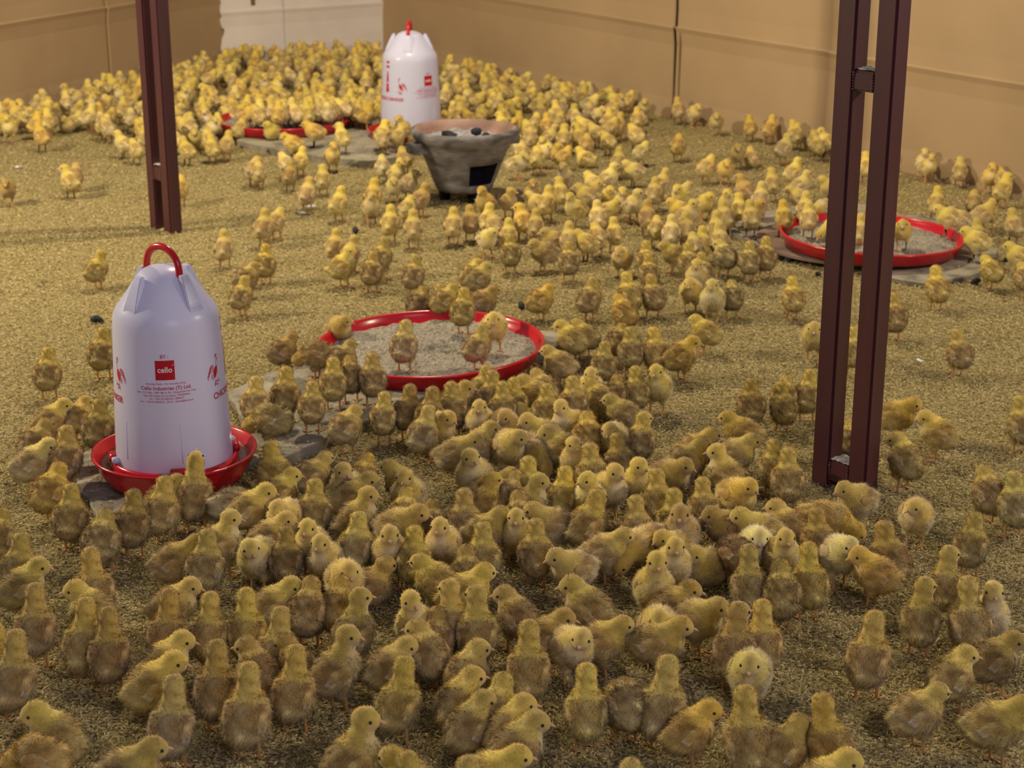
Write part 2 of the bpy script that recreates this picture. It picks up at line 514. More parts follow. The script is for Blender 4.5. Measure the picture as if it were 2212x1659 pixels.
bm = bmesh.new()
lathe(bm, [(0.001, 0.014), (0.205, 0.014), (0.211, 0.0135), (0.211, 0.019), (0.205, 0.0205), (0.001, 0.0205)], 72)
tag(link('round_board', mesh_from_bm(bm, 'round_board', False), M_BOARD, None, (bd.x, bd.y, 0)), 'brown round board lying under the feeder tray behind the right post', 'board')
ROUNDS.append((bd.x, bd.y, 0.205, 0.0205))
T_RIGHT = feeder(1882, 506, 0.046, 0.021, (0, math.radians(1.5), 0), 'red round feeder tray behind the right maroon post', 'pale grey mash in the feeder tray behind the right post', 8)
T_FAR = feeder(613, 256, 0.048, 0.023, (0, 0, 0), 'red feeder tray farthest back, half hidden by crowding chicks', 'pale mash in the farthest red feeder tray', 12)

# ------------------------------------------------------------------ drinkers
JAR_PROF = [(0.0835, 0.028), (0.0840, 0.034), (0.0815, 0.10), (0.0785, 0.17), (0.0760, 0.224), (0.0752, 0.236), (0.0735, 0.2445), (0.0690, 0.2525), (0.0600, 0.2640), (0.0500, 0.2770), (0.0420, 0.2880), (0.0370, 0.2950), (0.0310, 0.3010), (0.0220, 0.3055), (0.0110, 0.3080), (0.0005, 0.3087)]
def jar_r(z):
    for (ra, za), (rb, zb) in zip(JAR_PROF, JAR_PROF[1:]):
        if za <= z <= zb: return ra + (rb - ra) * (z - za) / (zb - za)
    return 0.08
def wrap(s, z, a0, lift):
    r = jar_r(z)
    a = s / 0.08 + a0
    return ((r + lift) * math.sin(a), -(r + lift) * math.cos(a), z)
def text_shape(body, size, bold=0.0, spacing=1.0):
    cu = bpy.data.curves.new('lettering', 'FONT')
    cu.body = body; cu.size = size; cu.align_x = 'CENTER'; cu.offset = bold * size; cu.space_character = spacing
    cu.resolution_u = 3
    ob = bpy.data.objects.new('lettering', cu)
    COL.objects.link(ob)
    dg = bpy.context.evaluated_depsgraph_get()
    me = bpy.data.meshes.new_from_object(ob.evaluated_get(dg))
    V = [(v.co.x, v.co.y) for v in me.vertices]
    Fc = [tuple(p.vertices) for p in me.polygons]
    bpy.data.objects.remove(ob); bpy.data.curves.remove(cu); bpy.data.meshes.remove(me)
    return V, Fc
from mathutils.geometry import tessellate_polygon
class Print:
    def __init__(self): self.V, self.F = [], []
    def add(self, V2, Fc, s0, z0, a0, lift=0.0004):
        b = len(self.V)
        self.V += [wrap(s0 + x, z0 + y, a0, lift) for x, y in V2]
        self.F += [tuple(b + i for i in f) for f in Fc]
    def text(self, body, size, s0, z0, a0, bold=0.0, spacing=1.0, lift=0.0004, bend=0.0):
        V2, Fc = text_shape(body, size, bold, spacing)
        if bend: V2 = [(x, y + bend * x * x) for x, y in V2]
        self.add(V2, Fc, s0, z0, a0, lift)
    def rect(self, w, h, s0, z0, a0, lift=0.0003, n=6):
        V2 = [(-w / 2 + w * i / n, -h / 2 + h * j / n) for j in range(n + 1) for i in range(n + 1)]
        Fc = [(j * (n + 1) + i, j * (n + 1) + i + 1, (j + 1) * (n + 1) + i + 1, (j + 1) * (n + 1) + i) for j in range(n) for i in range(n)]
        self.add(V2, Fc, s0, z0, a0, lift)
    def poly(self, pts, s0, z0, a0, k=0.001, flip=1, lift=0.0004):
        V2 = [(x * k * flip, y * k) for x, y in pts]
        Fc = [tuple(t) for t in tessellate_polygon([[Vector((x, y, 0)) for x, y in V2]])]
        self.add(V2, Fc, s0, z0, a0, lift)
    def stroke(self, pts, w, s0, z0, a0, k=0.001, flip=1, lift=0.0004):
        L = []
        for i, (x, y) in enumerate(pts):
            a, b = pts[max(i - 1, 0)], pts[min(i + 1, len(pts) - 1)]
            dx, dy = b[0] - a[0], b[1] - a[1]
            q = math.hypot(dx, dy) or 1
            L.append((x - dy / q * w / 2, y + dx / q * w / 2)); L.append((x + dy / q * w / 2, y - dx / q * w / 2))
        V2 = [(x * k * flip, y * k) for x, y in L]
        Fc = [(2 * i, 2 * i + 1, 2 * i + 3, 2 * i + 2) for i in range(len(pts) - 1)]
        self.add(V2, Fc, s0, z0, a0, lift)
    def link(self, name, mat, parent):
        me = bpy.data.meshes.new(name)
        me.from_pydata(self.V, [], self.F)
        return link(name, me, mat, parent)
def rooster(pr, s0, z0, a0, flip):
    # faces +x when flip = 1; about 22 mm wide, 34 mm tall, drawn in millimetres
    pr.poly([(-3, 6), (-1, 12), (3, 15), (7, 15.5), (6.6, 9), (4, 3), (0, -1), (-2.5, 1)], s0, z0, a0, flip=flip)
    for k in range(5):
        pts = []
        for i in range(8):
            t = i / 7
            ang = math.radians(60 + 150 * t)
            R = 6.5 + k * 0.2
            pts.append((-4.5 + R * math.cos(ang) * (0.9 + 0.1 * k) - k * 0.35, 11.5 - k * 2.3 + R * math.sin(ang) * 0.95))
        pr.stroke(pts, 1.25 - 0.1 * k, s0, z0, a0, flip=flip)
    pr.stroke([(4, 15), (4.6, 20), (5.2, 25), (6.6, 27.5)], 0.6, s0, z0, a0, flip=flip)
    pr.stroke([(7, 15), (8.6, 19), (8.8, 23), (8.0, 26)], 0.5, s0, z0, a0, flip=flip)
    for cx, cy, r in ((4.4, 28.5, 1.3), (5.8, 30.2, 1.4), (7.2, 30.6, 1.2), (8.2, 24.6, 1.2)):
        pr.poly([(cx + r * math.cos(t), cy + r * 1.2 * math.sin(t)) for t in [i * math.pi / 4 for i in range(8)]], s0, z0, a0, flip=flip)
    pr.stroke([(8.2, 27.6), (10.2, 27.0)], 0.7, s0, z0, a0, flip=flip)
    pr.stroke([(0, -0.5), (1.4, -4), (3.0, -7)], 0.6, s0, z0, a0, flip=flip)
    pr.stroke([(7, 10), (8.0, 3), (6, -3), (5, -7)], 0.45, s0, z0, a0, flip=flip)
    for i in range(5):
        pr.stroke([(-5 + i * 0.6, 7 - i * 1.6), (-8 + i * 0.8, 3 - i * 1.5), (-7.5 + i * 0.9, 0.5 - i)], 0.5, s0, z0, a0, flip=flip)
    rr = random.Random(5)
    for i in range(16):
        x = rr.uniform(-1, 10); y = rr.uniform(-13, -7)
        pr.stroke([(x, y), (x + rr.uniform(-1.5, 1.5), y + rr.uniform(1, 3.4)), (x + rr.uniform(0, 2), y + rr.uniform(0.5, 4))], 0.8, s0, z0, a0, flip=flip)
def logo_panel(pr, a0, zc):
    # small sign, tall slim mark, a rooster on either side, words below
    pr.rect(0.013, 0.006, 0, zc + 0.076, a0); pr.rect(0.013, 0.006, 0, zc + 0.064, a0)
    pr.poly([(-6.5, 0), (6.5, 0), (5.4, 12), (4.0, 12.5), (3.4, 22), (-3.4, 22), (-4.0, 12.5), (-5.4, 12)], 0, zc - 0.004, a0)
    pr.poly([(-5.4, 0), (-3.2, 0), (-2.6, 12), (2.6, 12), (3.2, 0), (5.4, 0), (3.6, 28), (1.6, 40), (-1.6, 40), (-3.6, 28)], 0, zc + 0.012, a0)
    rooster(pr, -0.046, zc + 0.004, a0, 1)
    rooster(pr, 0.046, zc + 0.004, a0, -1)
    pr.text('CHICKEN DRINKER', 0.0125, 0, zc - 0.026, a0, 0.02, 0.96)
def drinker(foot, rz, handle_turn, label):
    root = empty('poultry_drinker', foot, rz)
    tag(root, label, 'drinker', 'white and red drinkers')
    # red drinking tray
    bm = bmesh.new()
    lathe(bm, [(0.001, 0.005), (0.088, 0.005), (0.096, 0.009), (0.108, 0.026), (0.1145, 0.0425), (0.1165, 0.0440), (0.1190, 0.0435), (0.1192, 0.0410), (0.1165, 0.0395), (0.1115, 0.026), (0.098, 0.004), (0.090, 0.0), (0.001, 0.0)], 96)
    tr = link('drinking_tray', mesh_from_bm(bm, 'drinking_tray'), M_RED, root)
    bm = bmesh.new()
    lathe(bm, [(0.084, 0.010), (0.0920, 0.010), (0.0932, 0.024), (0.0915, 0.0335), (0.0900, 0.0365), (0.0872, 0.0375), (0.0858, 0.036), (0.0850, 0.028), (0.084, 0.020)], 96)
    link('collar', mesh_from_bm(bm, 'collar'), M_RED, tr)
    bm = bmesh.new()
    lathe(bm, [(0.0910, 0.0285), (0.1000, 0.0286), (0.1088, 0.0287), (0.1070, 0.0245), (0.0910, 0.0245), (0.0910, 0.0285)], 96)
    link('water', mesh_from_bm(bm, 'water'), M_WATER, tr)
    for k in range(4):
        a = math.radians(8 + 90 * k)
        bm = bmesh.new()
        box(bm, (0, 0, 0.0375), (0.026, 0.010, 0.009))
        bmesh.ops.bevel(bm, geom=bm.edges[:], offset=0.0012, segments=2, affect='EDGES')
        me = mesh_from_bm(bm, 'clip')
        link('clip', me, M_RED, tr, (0.0885 * math.sin(a), -0.0885 * math.cos(a), 0.002), (0, 0, a))
        a += math.radians(15)
        bm = bmesh.new()
        box(bm, (0, 0, 0.0395), (0.009, 0.010, 0.008))
        bmesh.ops.bevel(bm, geom=bm.edges[:], offset=0.0008, segments=2, affect='EDGES')
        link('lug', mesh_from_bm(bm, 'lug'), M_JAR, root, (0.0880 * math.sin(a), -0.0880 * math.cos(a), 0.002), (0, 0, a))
    # white jar
    bm = bmesh.new()
    lathe(bm, JAR_PROF, 96)
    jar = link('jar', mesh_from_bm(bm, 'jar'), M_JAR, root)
    # four upright wedge-shaped tabs on the shoulder
    for k in range(4):
        a = math.radians(45 + 90 * k)
        bm = bmesh.new()
        prof = [(0.0665, 0.2535), (0.0400, 0.2830), (0.0385, 0.3005), (0.0455, 0.3010), (0.0515, 0.2900), (0.0640, 0.2630)]
        w = [0.0135, 0.0080, 0.0065, 0.0065, 0.0080, 0.0120]
        for sgn in (-1, 1):
            for (r, z), ww in zip(prof, w):
                bm.verts.new((sgn * ww, -r, z))
        bm.verts.ensure_lookup_table()
        n = len(prof)
        bm.faces.new([bm.verts[i] for i in range(n)][::-1])
        bm.faces.new([bm.verts[n + i] for i in range(n)])
        for i in range(n):
            j = (i + 1) % n
            bm.faces.new((bm.verts[i], bm.verts[j], bm.verts[n + j], bm.verts[n + i]))
        bmesh.ops.recalc_face_normals(bm, faces=bm.faces[:])
        bmesh.ops.bevel(bm, geom=bm.edges[:], offset=0.0012, segments=2, affect='EDGES')
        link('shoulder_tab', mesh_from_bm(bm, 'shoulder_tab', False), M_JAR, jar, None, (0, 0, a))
    for k in range(6):
        a = math.radians(-48 + 60 * k)
        bm = bmesh.new()
        z0, z1 = 0.05, 0.105
        tube(bm, [(0, -jar_r(z) + 0.0002, z) for z in (z0, (z0 + z1) / 2, z1)], 0.0007, 8)
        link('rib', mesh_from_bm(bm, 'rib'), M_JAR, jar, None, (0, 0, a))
    # red carrying handle between two opposite tabs
    bm = bmesh.new()
    pts = []
    for i in range(21):
        t = math.pi * i / 20
        pts.append((0.0345 * math.cos(t), 0, 0.296 + 0.0375 * math.sin(t) ** 0.8))
    pts = [(0.0345, 0, 0.289)] + pts + [(-0.0345, 0, 0.289)]
    tube(bm, pts, 0.0050, 12)
    hd = link('handle', mesh_from_bm(bm, 'handle'), M_RED, root, None, (0, 0, handle_turn))
    for sx in (-1, 1):
        bm = bmesh.new()
        tube(bm, [(sx * 0.034, 0, 0.2945), (sx * 0.0472, 0, 0.2945)], 0.0032, 10)
        link('pivot_pin', mesh_from_bm(bm, 'pivot_pin'), M_RED, hd)
    # printing
    for a0 in (0.0, math.pi):
        p, w, q = Print(), Print(), Print()
        p.text('BY :', 0.0072, 0, 0.1985, a0, 0.012)
        p.rect(0.0275, 0.0270, 0, 0.1820, a0)
        w.text('cello', 0.0108, 0, 0.1792, a0, 0.018, 1.02, 0.0008)
        w.text('TM', 0.0020, 0.0115, 0.1885, a0, 0.0, 1.0, 0.0008)
        q.text('Everyday Plastic - For Everyday Living', 0.0037, 0, 0.1622, a0, 0.006, 1.0)
        p.text('Cello Industries (T) Ltd.', 0.0070, 0, 0.1548, a0, 0.018, 1.05)
        q.text("Fact.: P.O. Box : 1989, Mbozi Rd., Chang'ombe Ind. Area", 0.0035, 0, 0.1501, a0, 0.012, 1.05)
        q.text('Opp. DPL Simba, Dar Es Salaam, TANZANIA', 0.0035, 0, 0.1457, a0, 0.012, 1.02)
        q.text('Tel : +255-22-2862625, 2866477', 0.0035, 0, 0.1414, a0, 0.012, 1.05)
        q.text('Fax : +255-22-2866416 - Email : cellotz@bol.co.tz', 0.0035, 0, 0.1371, a0, 0.012, 1.05)
        p.link('red_print', M_REDINK, jar)
        q.link('fine_print', M_REDINK, jar)
        w.link('white_print', M_WHITEINK, jar)
    for a0 in (math.pi / 2, -math.pi / 2):
        p = Print()
        logo_panel(p, a0, 0.155)
        p.link('logo_print', M_REDINK, jar)
    return root
DR_NEAR = ground(377, 968, 0.054)
DR_NEAR.z = 0.011
near_drinker = drinker(DR_NEAR, math.radians(7), math.radians(-45), 'large white and red drinker nearest the camera, left foreground')
near_drinker.scale = (0.945, 0.945, 0.985)
DR_FAR = ground(888, 268, 0.054)
DR_FAR.z = 0.0
drinker(DR_FAR, math.radians(42), math.radians(45), 'white and red drinker far back, behind the clay stove')
bits = []
# ------------------------------------------------------------------ charcoal stove
ST = ground(1003, 432, 0.0)
stove = empty('charcoal_stove', ST)
tag(stove, 'sooty grey clay charcoal stove with square black vent', 'stove')
SEG = 72
ZL = 0.026
outer = [(0.058, ZL), (0.066, ZL + 0.004), (0.0735, ZL + 0.022), (0.0830, ZL + 0.046), (0.0930, ZL + 0.072), (0.1040, ZL + 0.098), (0.1120, ZL + 0.116), (0.1200, ZL + 0.1235), (0.1255, ZL + 0.132), (0.1262, ZL + 0.141), (0.1225, ZL + 0.1465), (0.1165, ZL + 0.1475)]
inner = [(0.1165, ZL + 0.1475), (0.1110, ZL + 0.1445), (0.1060, ZL + 0.134), (0.0985, ZL + 0.120), (0.0850, ZL + 0.112), (0.0005, ZL + 0.110)]
va0, va1 = math.radians(-90 + 8), math.radians(-90 + 62)
i0, i1 = int(round((va0 % (2 * math.pi)) / (2 * math.pi) * SEG)), int(round((va1 % (2 * math.pi)) / (2 * math.pi) * SEG))
def bulge(bm):
    # hand-made rim: drawn out a little to the right, slightly uneven all round
    for v in bm.verts:
        az = math.atan2(v.co.y, v.co.x)
        k = max(0.0, (v.co.z - ZL - 0.085) / 0.06)
        q = 1 + k * (0.045 * math.exp(-((az - 0.10) / 0.35) ** 2) + 0.010 * math.sin(3 * az + 1))
        v.co.x *= q; v.co.y *= q
bm = bmesh.new()
rings = lathe(bm, outer, SEG, cap_bottom=True, skip=lambda k, i: k in (2, 3) and i0 <= i < i1)
# reveal of the vent and its dark chamber
def depth_of(v, f=0.74): return bm.verts.new((v.co.x * f, v.co.y * f, v.co.z))
loop = [rings[2][i] for i in range(i0, i1 + 1)] + [rings[3][i1]] + [rings[4][i] for i in range(i1, i0 - 1, -1)] + [rings[3][i0]]
back = [depth_of(v, 0.62) for v in loop]
reveal = []
for i in range(len(loop)):
    j = (i + 1) % len(loop)
    reveal.append(bm.faces.new((loop[i], loop[j], back[j], back[i])))
reveal.append(bm.faces.new(back))
N_REVEAL = len(reveal)
bulge(bm)
me = mesh_from_bm(bm, 'stove_body')
body = link('stove_body', me, M_CLAY, stove)
me.materials.append(M_SOOT)
for k in range(len(me.polygons) - N_REVEAL, len(me.polygons)): me.polygons[k].material_index = 1
bm = bmesh.new()
lathe(bm, inner, SEG)
bulge(bm)
lining = link('lining', mesh_from_bm(bm, 'lining'), M_CLAYIN, stove)
bm = bmesh.new()
bmesh.ops.create_grid(bm, x_segments=26, y_segments=26, size=0.5, matrix=Matrix.Diagonal((0.20, 0.20, 1, 1)))
for v in [v for v in bm.verts if v.co.xy.length > 0.099]: bm.verts.remove(v)
for v in bm.verts: v.co.z = ZL + 0.121 + 0.012 * float(value_noise(np.array([v.co.x + 2]), np.array([v.co.y + 2]), 45, 4)[0])
link('ash_bed', mesh_from_bm(bm, 'ash_bed'), M_ASH, stove)
for k in range(3):
    a = math.radians(-60 + 120 * k)
    bm = bmesh.new()
    tube(bm, [(0, 0, ZL + 0.006), (0, 0, 0.0)], [0.016, 0.013], 12)
    link('foot', mesh_from_bm(bm, 'foot'), M_SOOT, stove, (0.046 * math.cos(a), 0.046 * math.sin(a), 0))
for a in (math.radians(-90 - 58), math.radians(-90 + 122)):
    bm = bmesh.new()
    for s in (-1, 1):
        box(bm, (0.121, s * 0.017, ZL + 0.111), (0.036, 0.009, 0.024))
    box(bm, (0.139, 0, ZL + 0.111), (0.010, 0.043, 0.024))
    bmesh.ops.bevel(bm, geom=bm.edges[:], offset=0.002, segments=2, affect='EDGES')
    link('lug_handle', mesh_from_bm(bm, 'lug_handle', False), M_CLAY, stove, None, (0, 0, a))
def lump(name, loc, size, seed, label, group):
    rr = random.Random(seed)
    bm = bmesh.new()
    bmesh.ops.create_icosphere(bm, subdivisions=2, radius=1)
    planes = [Vector((rr.gauss(0, 1), rr.gauss(0, 1), rr.gauss(0, 1))).normalized() for _ in range(7)]
    for v in bm.verts:
        k = 1.0
        for n in planes:
            dd = v.co.dot(n)
            if dd > 0.62: k = min(k, 0.62 / dd)
        v.co *= k
        v.co = Vector((v.co.x * size * 1.3, v.co.y * size * 0.9, v.co.z * size * 0.8))
    zmin = min(v.co.z for v in bm.verts)
    for v in bm.verts: v.co.z -= zmin
    o = link(name, mesh_from_bm(bm, name, False), M_COAL, None, loc, (0, 0, rr.uniform(0, 6)))
    return tag(o, label, 'charcoal', group)
lump('charcoal_lump', ST + Vector((-0.032, -0.045, ZL + 0.125)), 0.021, 1, 'dark pointed charcoal lump in the clay stove, the tallest one', 'charcoal in the stove')
lump('charcoal_lump', ST + Vector((0.030, 0.020, ZL + 0.124)), 0.014, 2, 'flat dark charcoal lump lying at the back of the stove ash', 'charcoal in the stove')
lump('charcoal_lump', ST + Vector((0.052, -0.030, ZL + 0.124)), 0.012, 3, 'small dark charcoal lump right of centre in the stove ash', 'charcoal in the stove')
for px, py, sz, sd, where in [(210, 699, 0.011, 11, 'behind the near drinker, on the open litter at left'), (769, 505, 0.010, 12, 'beside the chicks left of centre, front of the stove'),
        (1127, 668, 0.010, 13, 'on the litter just behind the middle feeder tray'), (1706, 566, 0.012, 14, 'on the litter left of the right post, the larger of two'),
        (1768, 598, 0.008, 15, 'close against the left side of the right post, tiny'), (2108, 616, 0.011, 16, 'on the litter right of the grey slab, far right'),
        (1394, 362, 0.009, 17, 'far back among the chicks right of the stove'), (2175, 566, 0.008, 18, 'near the right picture edge behind the right post')]:
    g = ground(px, py)
    lump('charcoal_piece', (g.x, g.y, 0.0), sz, sd, 'black charcoal piece ' + where, 'charcoal scattered on the litter')
for px, py, w_, sd, where in [(672, 452, 0.016, 1, 'on the litter left of the stove, the larger one'), (652, 466, 0.014, 2, 'on the litter left of the stove, the nearer one'), (1986, 788, 0.010, 3, 'on the litter right of the right post'), (38, 366, 0.016, 4, 'on the litter left of the left post')]:
    g = ground(px, py)
    rr = random.Random(sd)
    bm = bmesh.new()
    bmesh.ops.create_grid(bm, x_segments=4, y_segments=3, size=0.5, matrix=Matrix.Diagonal((w_ * 1.4, w_, 1, 1)))
    for v in bm.verts: v.co += Vector((rr.uniform(-1, 1) * w_ * 0.1, rr.uniform(-1, 1) * w_ * 0.1, 0.006 + rr.uniform(0, 0.004)))
    bmesh.ops.solidify(bm, geom=bm.faces[:], thickness=0.0006)
    tag(link('paper_scrap', mesh_from_bm(bm, 'paper_scrap', False), M_PAPER, None, (g.x, g.y, 0), (0, 0, rr.uniform(0, 3))), 'small white paper scrap ' + where, 'paper scrap', 'paper scraps on the litter')
# straw stalks lying on the litter
for i, (xa, ya, xb, yb, where) in enumerate([(2066, 1608, 2102, 1592, 'near the lower right corner of the picture'), (1742, 1650, 1752, 1612, 'at the bottom edge right of centre'), (1303, 1474, 1380, 1464, 'in the foreground between two pale chicks, thin and grey'),
        (2018, 1395, 2030, 1375, 'in the right foreground, very short'), (62, 1415, 105, 1420, 'in the left foreground'), (85, 1497, 112, 1476, 'at lower left beside a standing chick'), (1840, 1302, 1866, 1298, 'in front of the right post, short and white')]):
    a, b = ground(xa, ya, 0.004), ground(xb, yb, 0.004)
    bm = bmesh.new()
    tube(bm, [(0, 0, 0.001), tuple((b - a) * 0.5 + Vector((0, 0, 0.002))), tuple((b - a) + Vector((0, 0, 0.0005)))], [0.0009, 0.0011, 0.0007], 6)
    tag(link('straw_stalk', mesh_from_bm(bm, 'straw_stalk'), M_STRAW, None, (a.x, a.y, 0.003)), 'pale straw stalk ' + where, 'straw', 'straw stalks on the litter')

# ================================================================== CHICKS
# body surface from smoothly blended ellipsoids and tapered limbs, in centimetres, x forward, z up
def rot_y(a):
    c, s = math.cos(a), math.sin(a)
    return np.array([[c, 0, s], [0, 1, 0], [-s, 0, c]])
def rot_x(a):
    c, s = math.cos(a), math.sin(a)
    return np.array([[1, 0, 0], [0, c, -s], [0, s, c]])
def rot_z(a):
    c, s = math.cos(a), math.sin(a)
    return np.array([[c, -s, 0], [s, c, 0], [0, 0, 1]])
def ell(P, c, r, R=None):
    q = P - c
    if R is not None: q = q @ R            # world -> local
    r = np.asarray(r)
    k0 = np.linalg.norm(q / r, axis=1); k1 = np.linalg.norm(q / (r * r), axis=1) + 1e-9
    return k0 * (k0 - 1) / k1
def cone(P, a, b, ra, rb):
    ab = b - a
    t = np.clip(((P - a) @ ab) / (ab @ ab), 0, 1)
    return np.linalg.norm(P - a - t[:, None] * ab, axis=1) - (ra + (rb - ra) * t)
def smin(a, b, k):
    h = np.clip(0.5 + 0.5 * (b - a) / k, 0, 1)
    return b * (1 - h) + a * h - k * h * (1 - h)
class Pose:
    """bz body height, pitch nose-up, head position, head yaw (left +) and nod, legs False when sitting"""
    def __init__(s, bz, pitch, head, yaw=0, nod=0, legs=True, fat=1.0):
        s.R = rot_y(-math.radians(pitch)); s.pitch = pitch
        s.c = np.array([-0.35, 0, bz]); s.fat = fat
        s.head = np.array(head, float); s.legs = legs; s.bz = bz
        s.RH = rot_z(math.radians(yaw)) @ rot_y(math.radians(nod))
    def B(s, x, y, z): return s.c + s.R @ np.array([x, y, z])
    def f(s, P):
        f_ = s.fat
        d = ell(P, s.c, (2.45 * f_, 1.98 * f_, 2.02 * f_), s.R)
        d = smin(d, ell(P, s.B(1.0, 0, -0.15), (1.75, 1.62 * f_, 1.75)), 0.6)
        d = smin(d, ell(P, s.B(-1.1, 0, -0.35), (1.7, 1.6 * f_, 1.5)), 0.5)
        d = smin(d, cone(P, s.B(1.35, 0, 0.7), s.head - np.array([0, 0, 0.2]), 1.30, 0.88), 0.5)
        d = smin(d, ell(P, s.head, (1.24, 0.96, 1.02), s.RH), 0.4)
        d = smin(d, ell(P, s.head + s.RH @ np.array([0.62, 0, -0.22]), (0.70, 0.66, 0.64), s.RH), 0.35)
        d = smin(d, cone(P, s.B(-1.5, 0, 0.25), s.B(-2.75, 0, 0.75), 1.05, 0.45), 0.6)
        for sg in (-1, 1):
            d = smin(d, cone(P, s.B(0.05, sg * 0.95, -0.9), np.array([0.2, sg * 0.95, max(1.75, s.bz - 2.3) if s.legs else 0.6]), 0.98, 0.42), 0.4)
        return d
    def grad(s, P, e=0.02):
        g = np.stack([s.f(P + np.array(v)) - s.f(P - np.array(v)) for v in ((e, 0, 0), (0, e, 0), (0, 0, e))], 1)
        return g / (np.linalg.norm(g, axis=1)[:, None] + 1e-9)
    def head_local(s, P): return (P - s.head) @ s.RH
    def body_local(s, P): return (P - s.c) @ s.R
def surface_nets(f, lo, hi, h):
    n = np.ceil((np.array(hi) - np.array(lo)) / h).astype(int) + 1
    ax = [lo[i] + h * np.arange(n[i]) for i in range(3)]
    G = np.stack(np.meshgrid(*ax, indexing='ij'), -1).reshape(-1, 3)
    V = f(G).reshape(n)
    pos = np.zeros((n[0] - 1, n[1] - 1, n[2] - 1, 3)); cnt = np.zeros((n[0] - 1, n[1] - 1, n[2] - 1))
    corners = [(a, b, c) for a in (0, 1) for b in (0, 1) for c in (0, 1)]
    def sub(a, b, c): return V[a:n[0] - 1 + a, b:n[1] - 1 + b, c:n[2] - 1 + c]
    for i, p in enumerate(corners):
        for q in corners[i + 1:]:
            if sum(abs(p[k] - q[k]) for k in range(3)) != 1: continue
            A, Bv = sub(*p), sub(*q)
            m = (A < 0) != (Bv < 0)
            t = np.where(m, A / np.where(m, A - Bv, 1), 0)
            for k in range(3):
                pos[..., k] += np.where(m, p[k] + t * (q[k] - p[k]), 0)
            cnt += m
    act = cnt > 0
    idx = -np.ones(act.shape, int); idx[act] = np.arange(act.sum())
    ci = np.argwhere(act)
    verts = np.array(lo) + h * (ci + pos[act] / cnt[act][:, None])
    tris = []
    S = V < 0
    for axis in range(3):
        o1, o2 = (axis + 1) % 3, (axis + 2) % 3
        sl0 = [slice(0, n[k]) for k in range(3)]; sl1 = list(sl0)
        sl0[axis] = slice(0, n[axis] - 1); sl1[axis] = slice(1, n[axis])
        a, b = S[tuple(sl0)], S[tuple(sl1)]
        for (flip, m) in ((False, a & ~b), (True, ~a & b)):
            e = np.argwhere(m)
            e = e[(e[:, o1] > 0) & (e[:, o2] > 0) & (e[:, o1] < n[o1] - 1) & (e[:, o2] < n[o2] - 1)]
            def cell(d1, d2):
                q = e.copy(); q[:, o1] -= d1; q[:, o2] -= d2
                return idx[q[:, 0], q[:, 1], q[:, 2]]
            q = [cell(1, 1), cell(0, 1), cell(0, 0), cell(1, 0)]
            if flip: q = q[::-1]
            tris.append(np.stack([q[0], q[1], q[2]], 1)); tris.append(np.stack([q[0], q[2], q[3]], 1))
    return verts, np.concatenate(tris)
C_NAPE = np.array([0.78, 0.57, 0.135]); C_BACK = np.array([0.455, 0.297, 0.10]); C_BELLY = np.array([0.76, 0.59, 0.26]); C_CROWN = np.array([0.48, 0.285, 0.065])
C_THROAT = np.array([0.84, 0.66, 0.32])
def sstep(a, b, x):
    t = np.clip((x - a) / (b - a), 0, 1)
    return t * t * (3 - 2 * t)
def clump(P, f, seed):
    q = P * f
    return (np.sin(q[:, 0] * 1.7 + q[:, 1] * 2.3 + seed) + np.sin(q[:, 1] * 1.9 - q[:, 2] * 2.6 + seed * 1.7) + np.sin(q[:, 2] * 2.1 + q[:, 0] * 1.3 + seed * 0.6)) / 3
def chick_colour(pose, P, N):
    L = pose.body_local(P); H = pose.head_local(P)
    w_back = sstep(-0.5, 0.9, L[:, 2] - 0.12 * np.abs(L[:, 1])) * sstep(1.9, 0.7, L[:, 0] + 0.35 * L[:, 2])
    col = C_BELLY + (C_BACK - C_BELLY) * w_back[:, None]
    stripe = np.exp(-(L[:, 1] / 0.38) ** 2) * w_back * sstep(-2.2, 0, L[:, 0])
    col = col + (C_BELLY - col) * (0.55 * stripe)[:, None]
    rump = sstep(-1.3, -2.4, L[:, 0])
    col = col + (C_BELLY - col) * (0.75 * rump)[:, None]
    col = col * (1 + 0.24 * clump(P, 1.6, 1.0) + 0.14 * clump(P, 3.7, 4.0))[:, None]
    # neck and head
    t = sstep(3.0, 1.9, np.linalg.norm(P - (pose.head * 0.8 + pose.B(1.35, 0, 0.7) * 0.2), axis=1))
    hd = C_NAPE + (C_THROAT - C_NAPE) * (sstep(0.1, 0.9, H[:, 0]) * sstep(0.2, -0.6, H[:, 2]))[:, None]
    crown = sstep(0.25, 0.8, H[:, 2]) * sstep(-1.1, 0.1, H[:, 0]) * (0.3 + 0.7 * np.exp(-(H[:, 1] / 0.34) ** 2))
    patch = sstep(0.15, 0.7, clump(H, 1.5, 2.2)) * sstep(0.4, -0.8, H[:, 0])
    hd = hd + (C_CROWN - hd) * np.clip(0.75 * crown + 0.35 * patch, 0, 0.85)[:, None]
    return col + (hd - col) * t[:, None]
def tri_sample(V, T, n, r):
    A, B_, C = V[T[:, 0]], V[T[:, 1]], V[T[:, 2]]
    ar = np.linalg.norm(np.cross(B_ - A, C - A), axis=1)
    k = r.choice(len(T), n, p=ar / ar.sum())
    u, v = r.random(n), r.random(n)
    sw = u + v > 1; u[sw] = 1 - u[sw]; v[sw] = 1 - v[sw]
    return A[k] + u[:, None] * (B_ - A)[k] + v[:, None] * (C - A)[k]
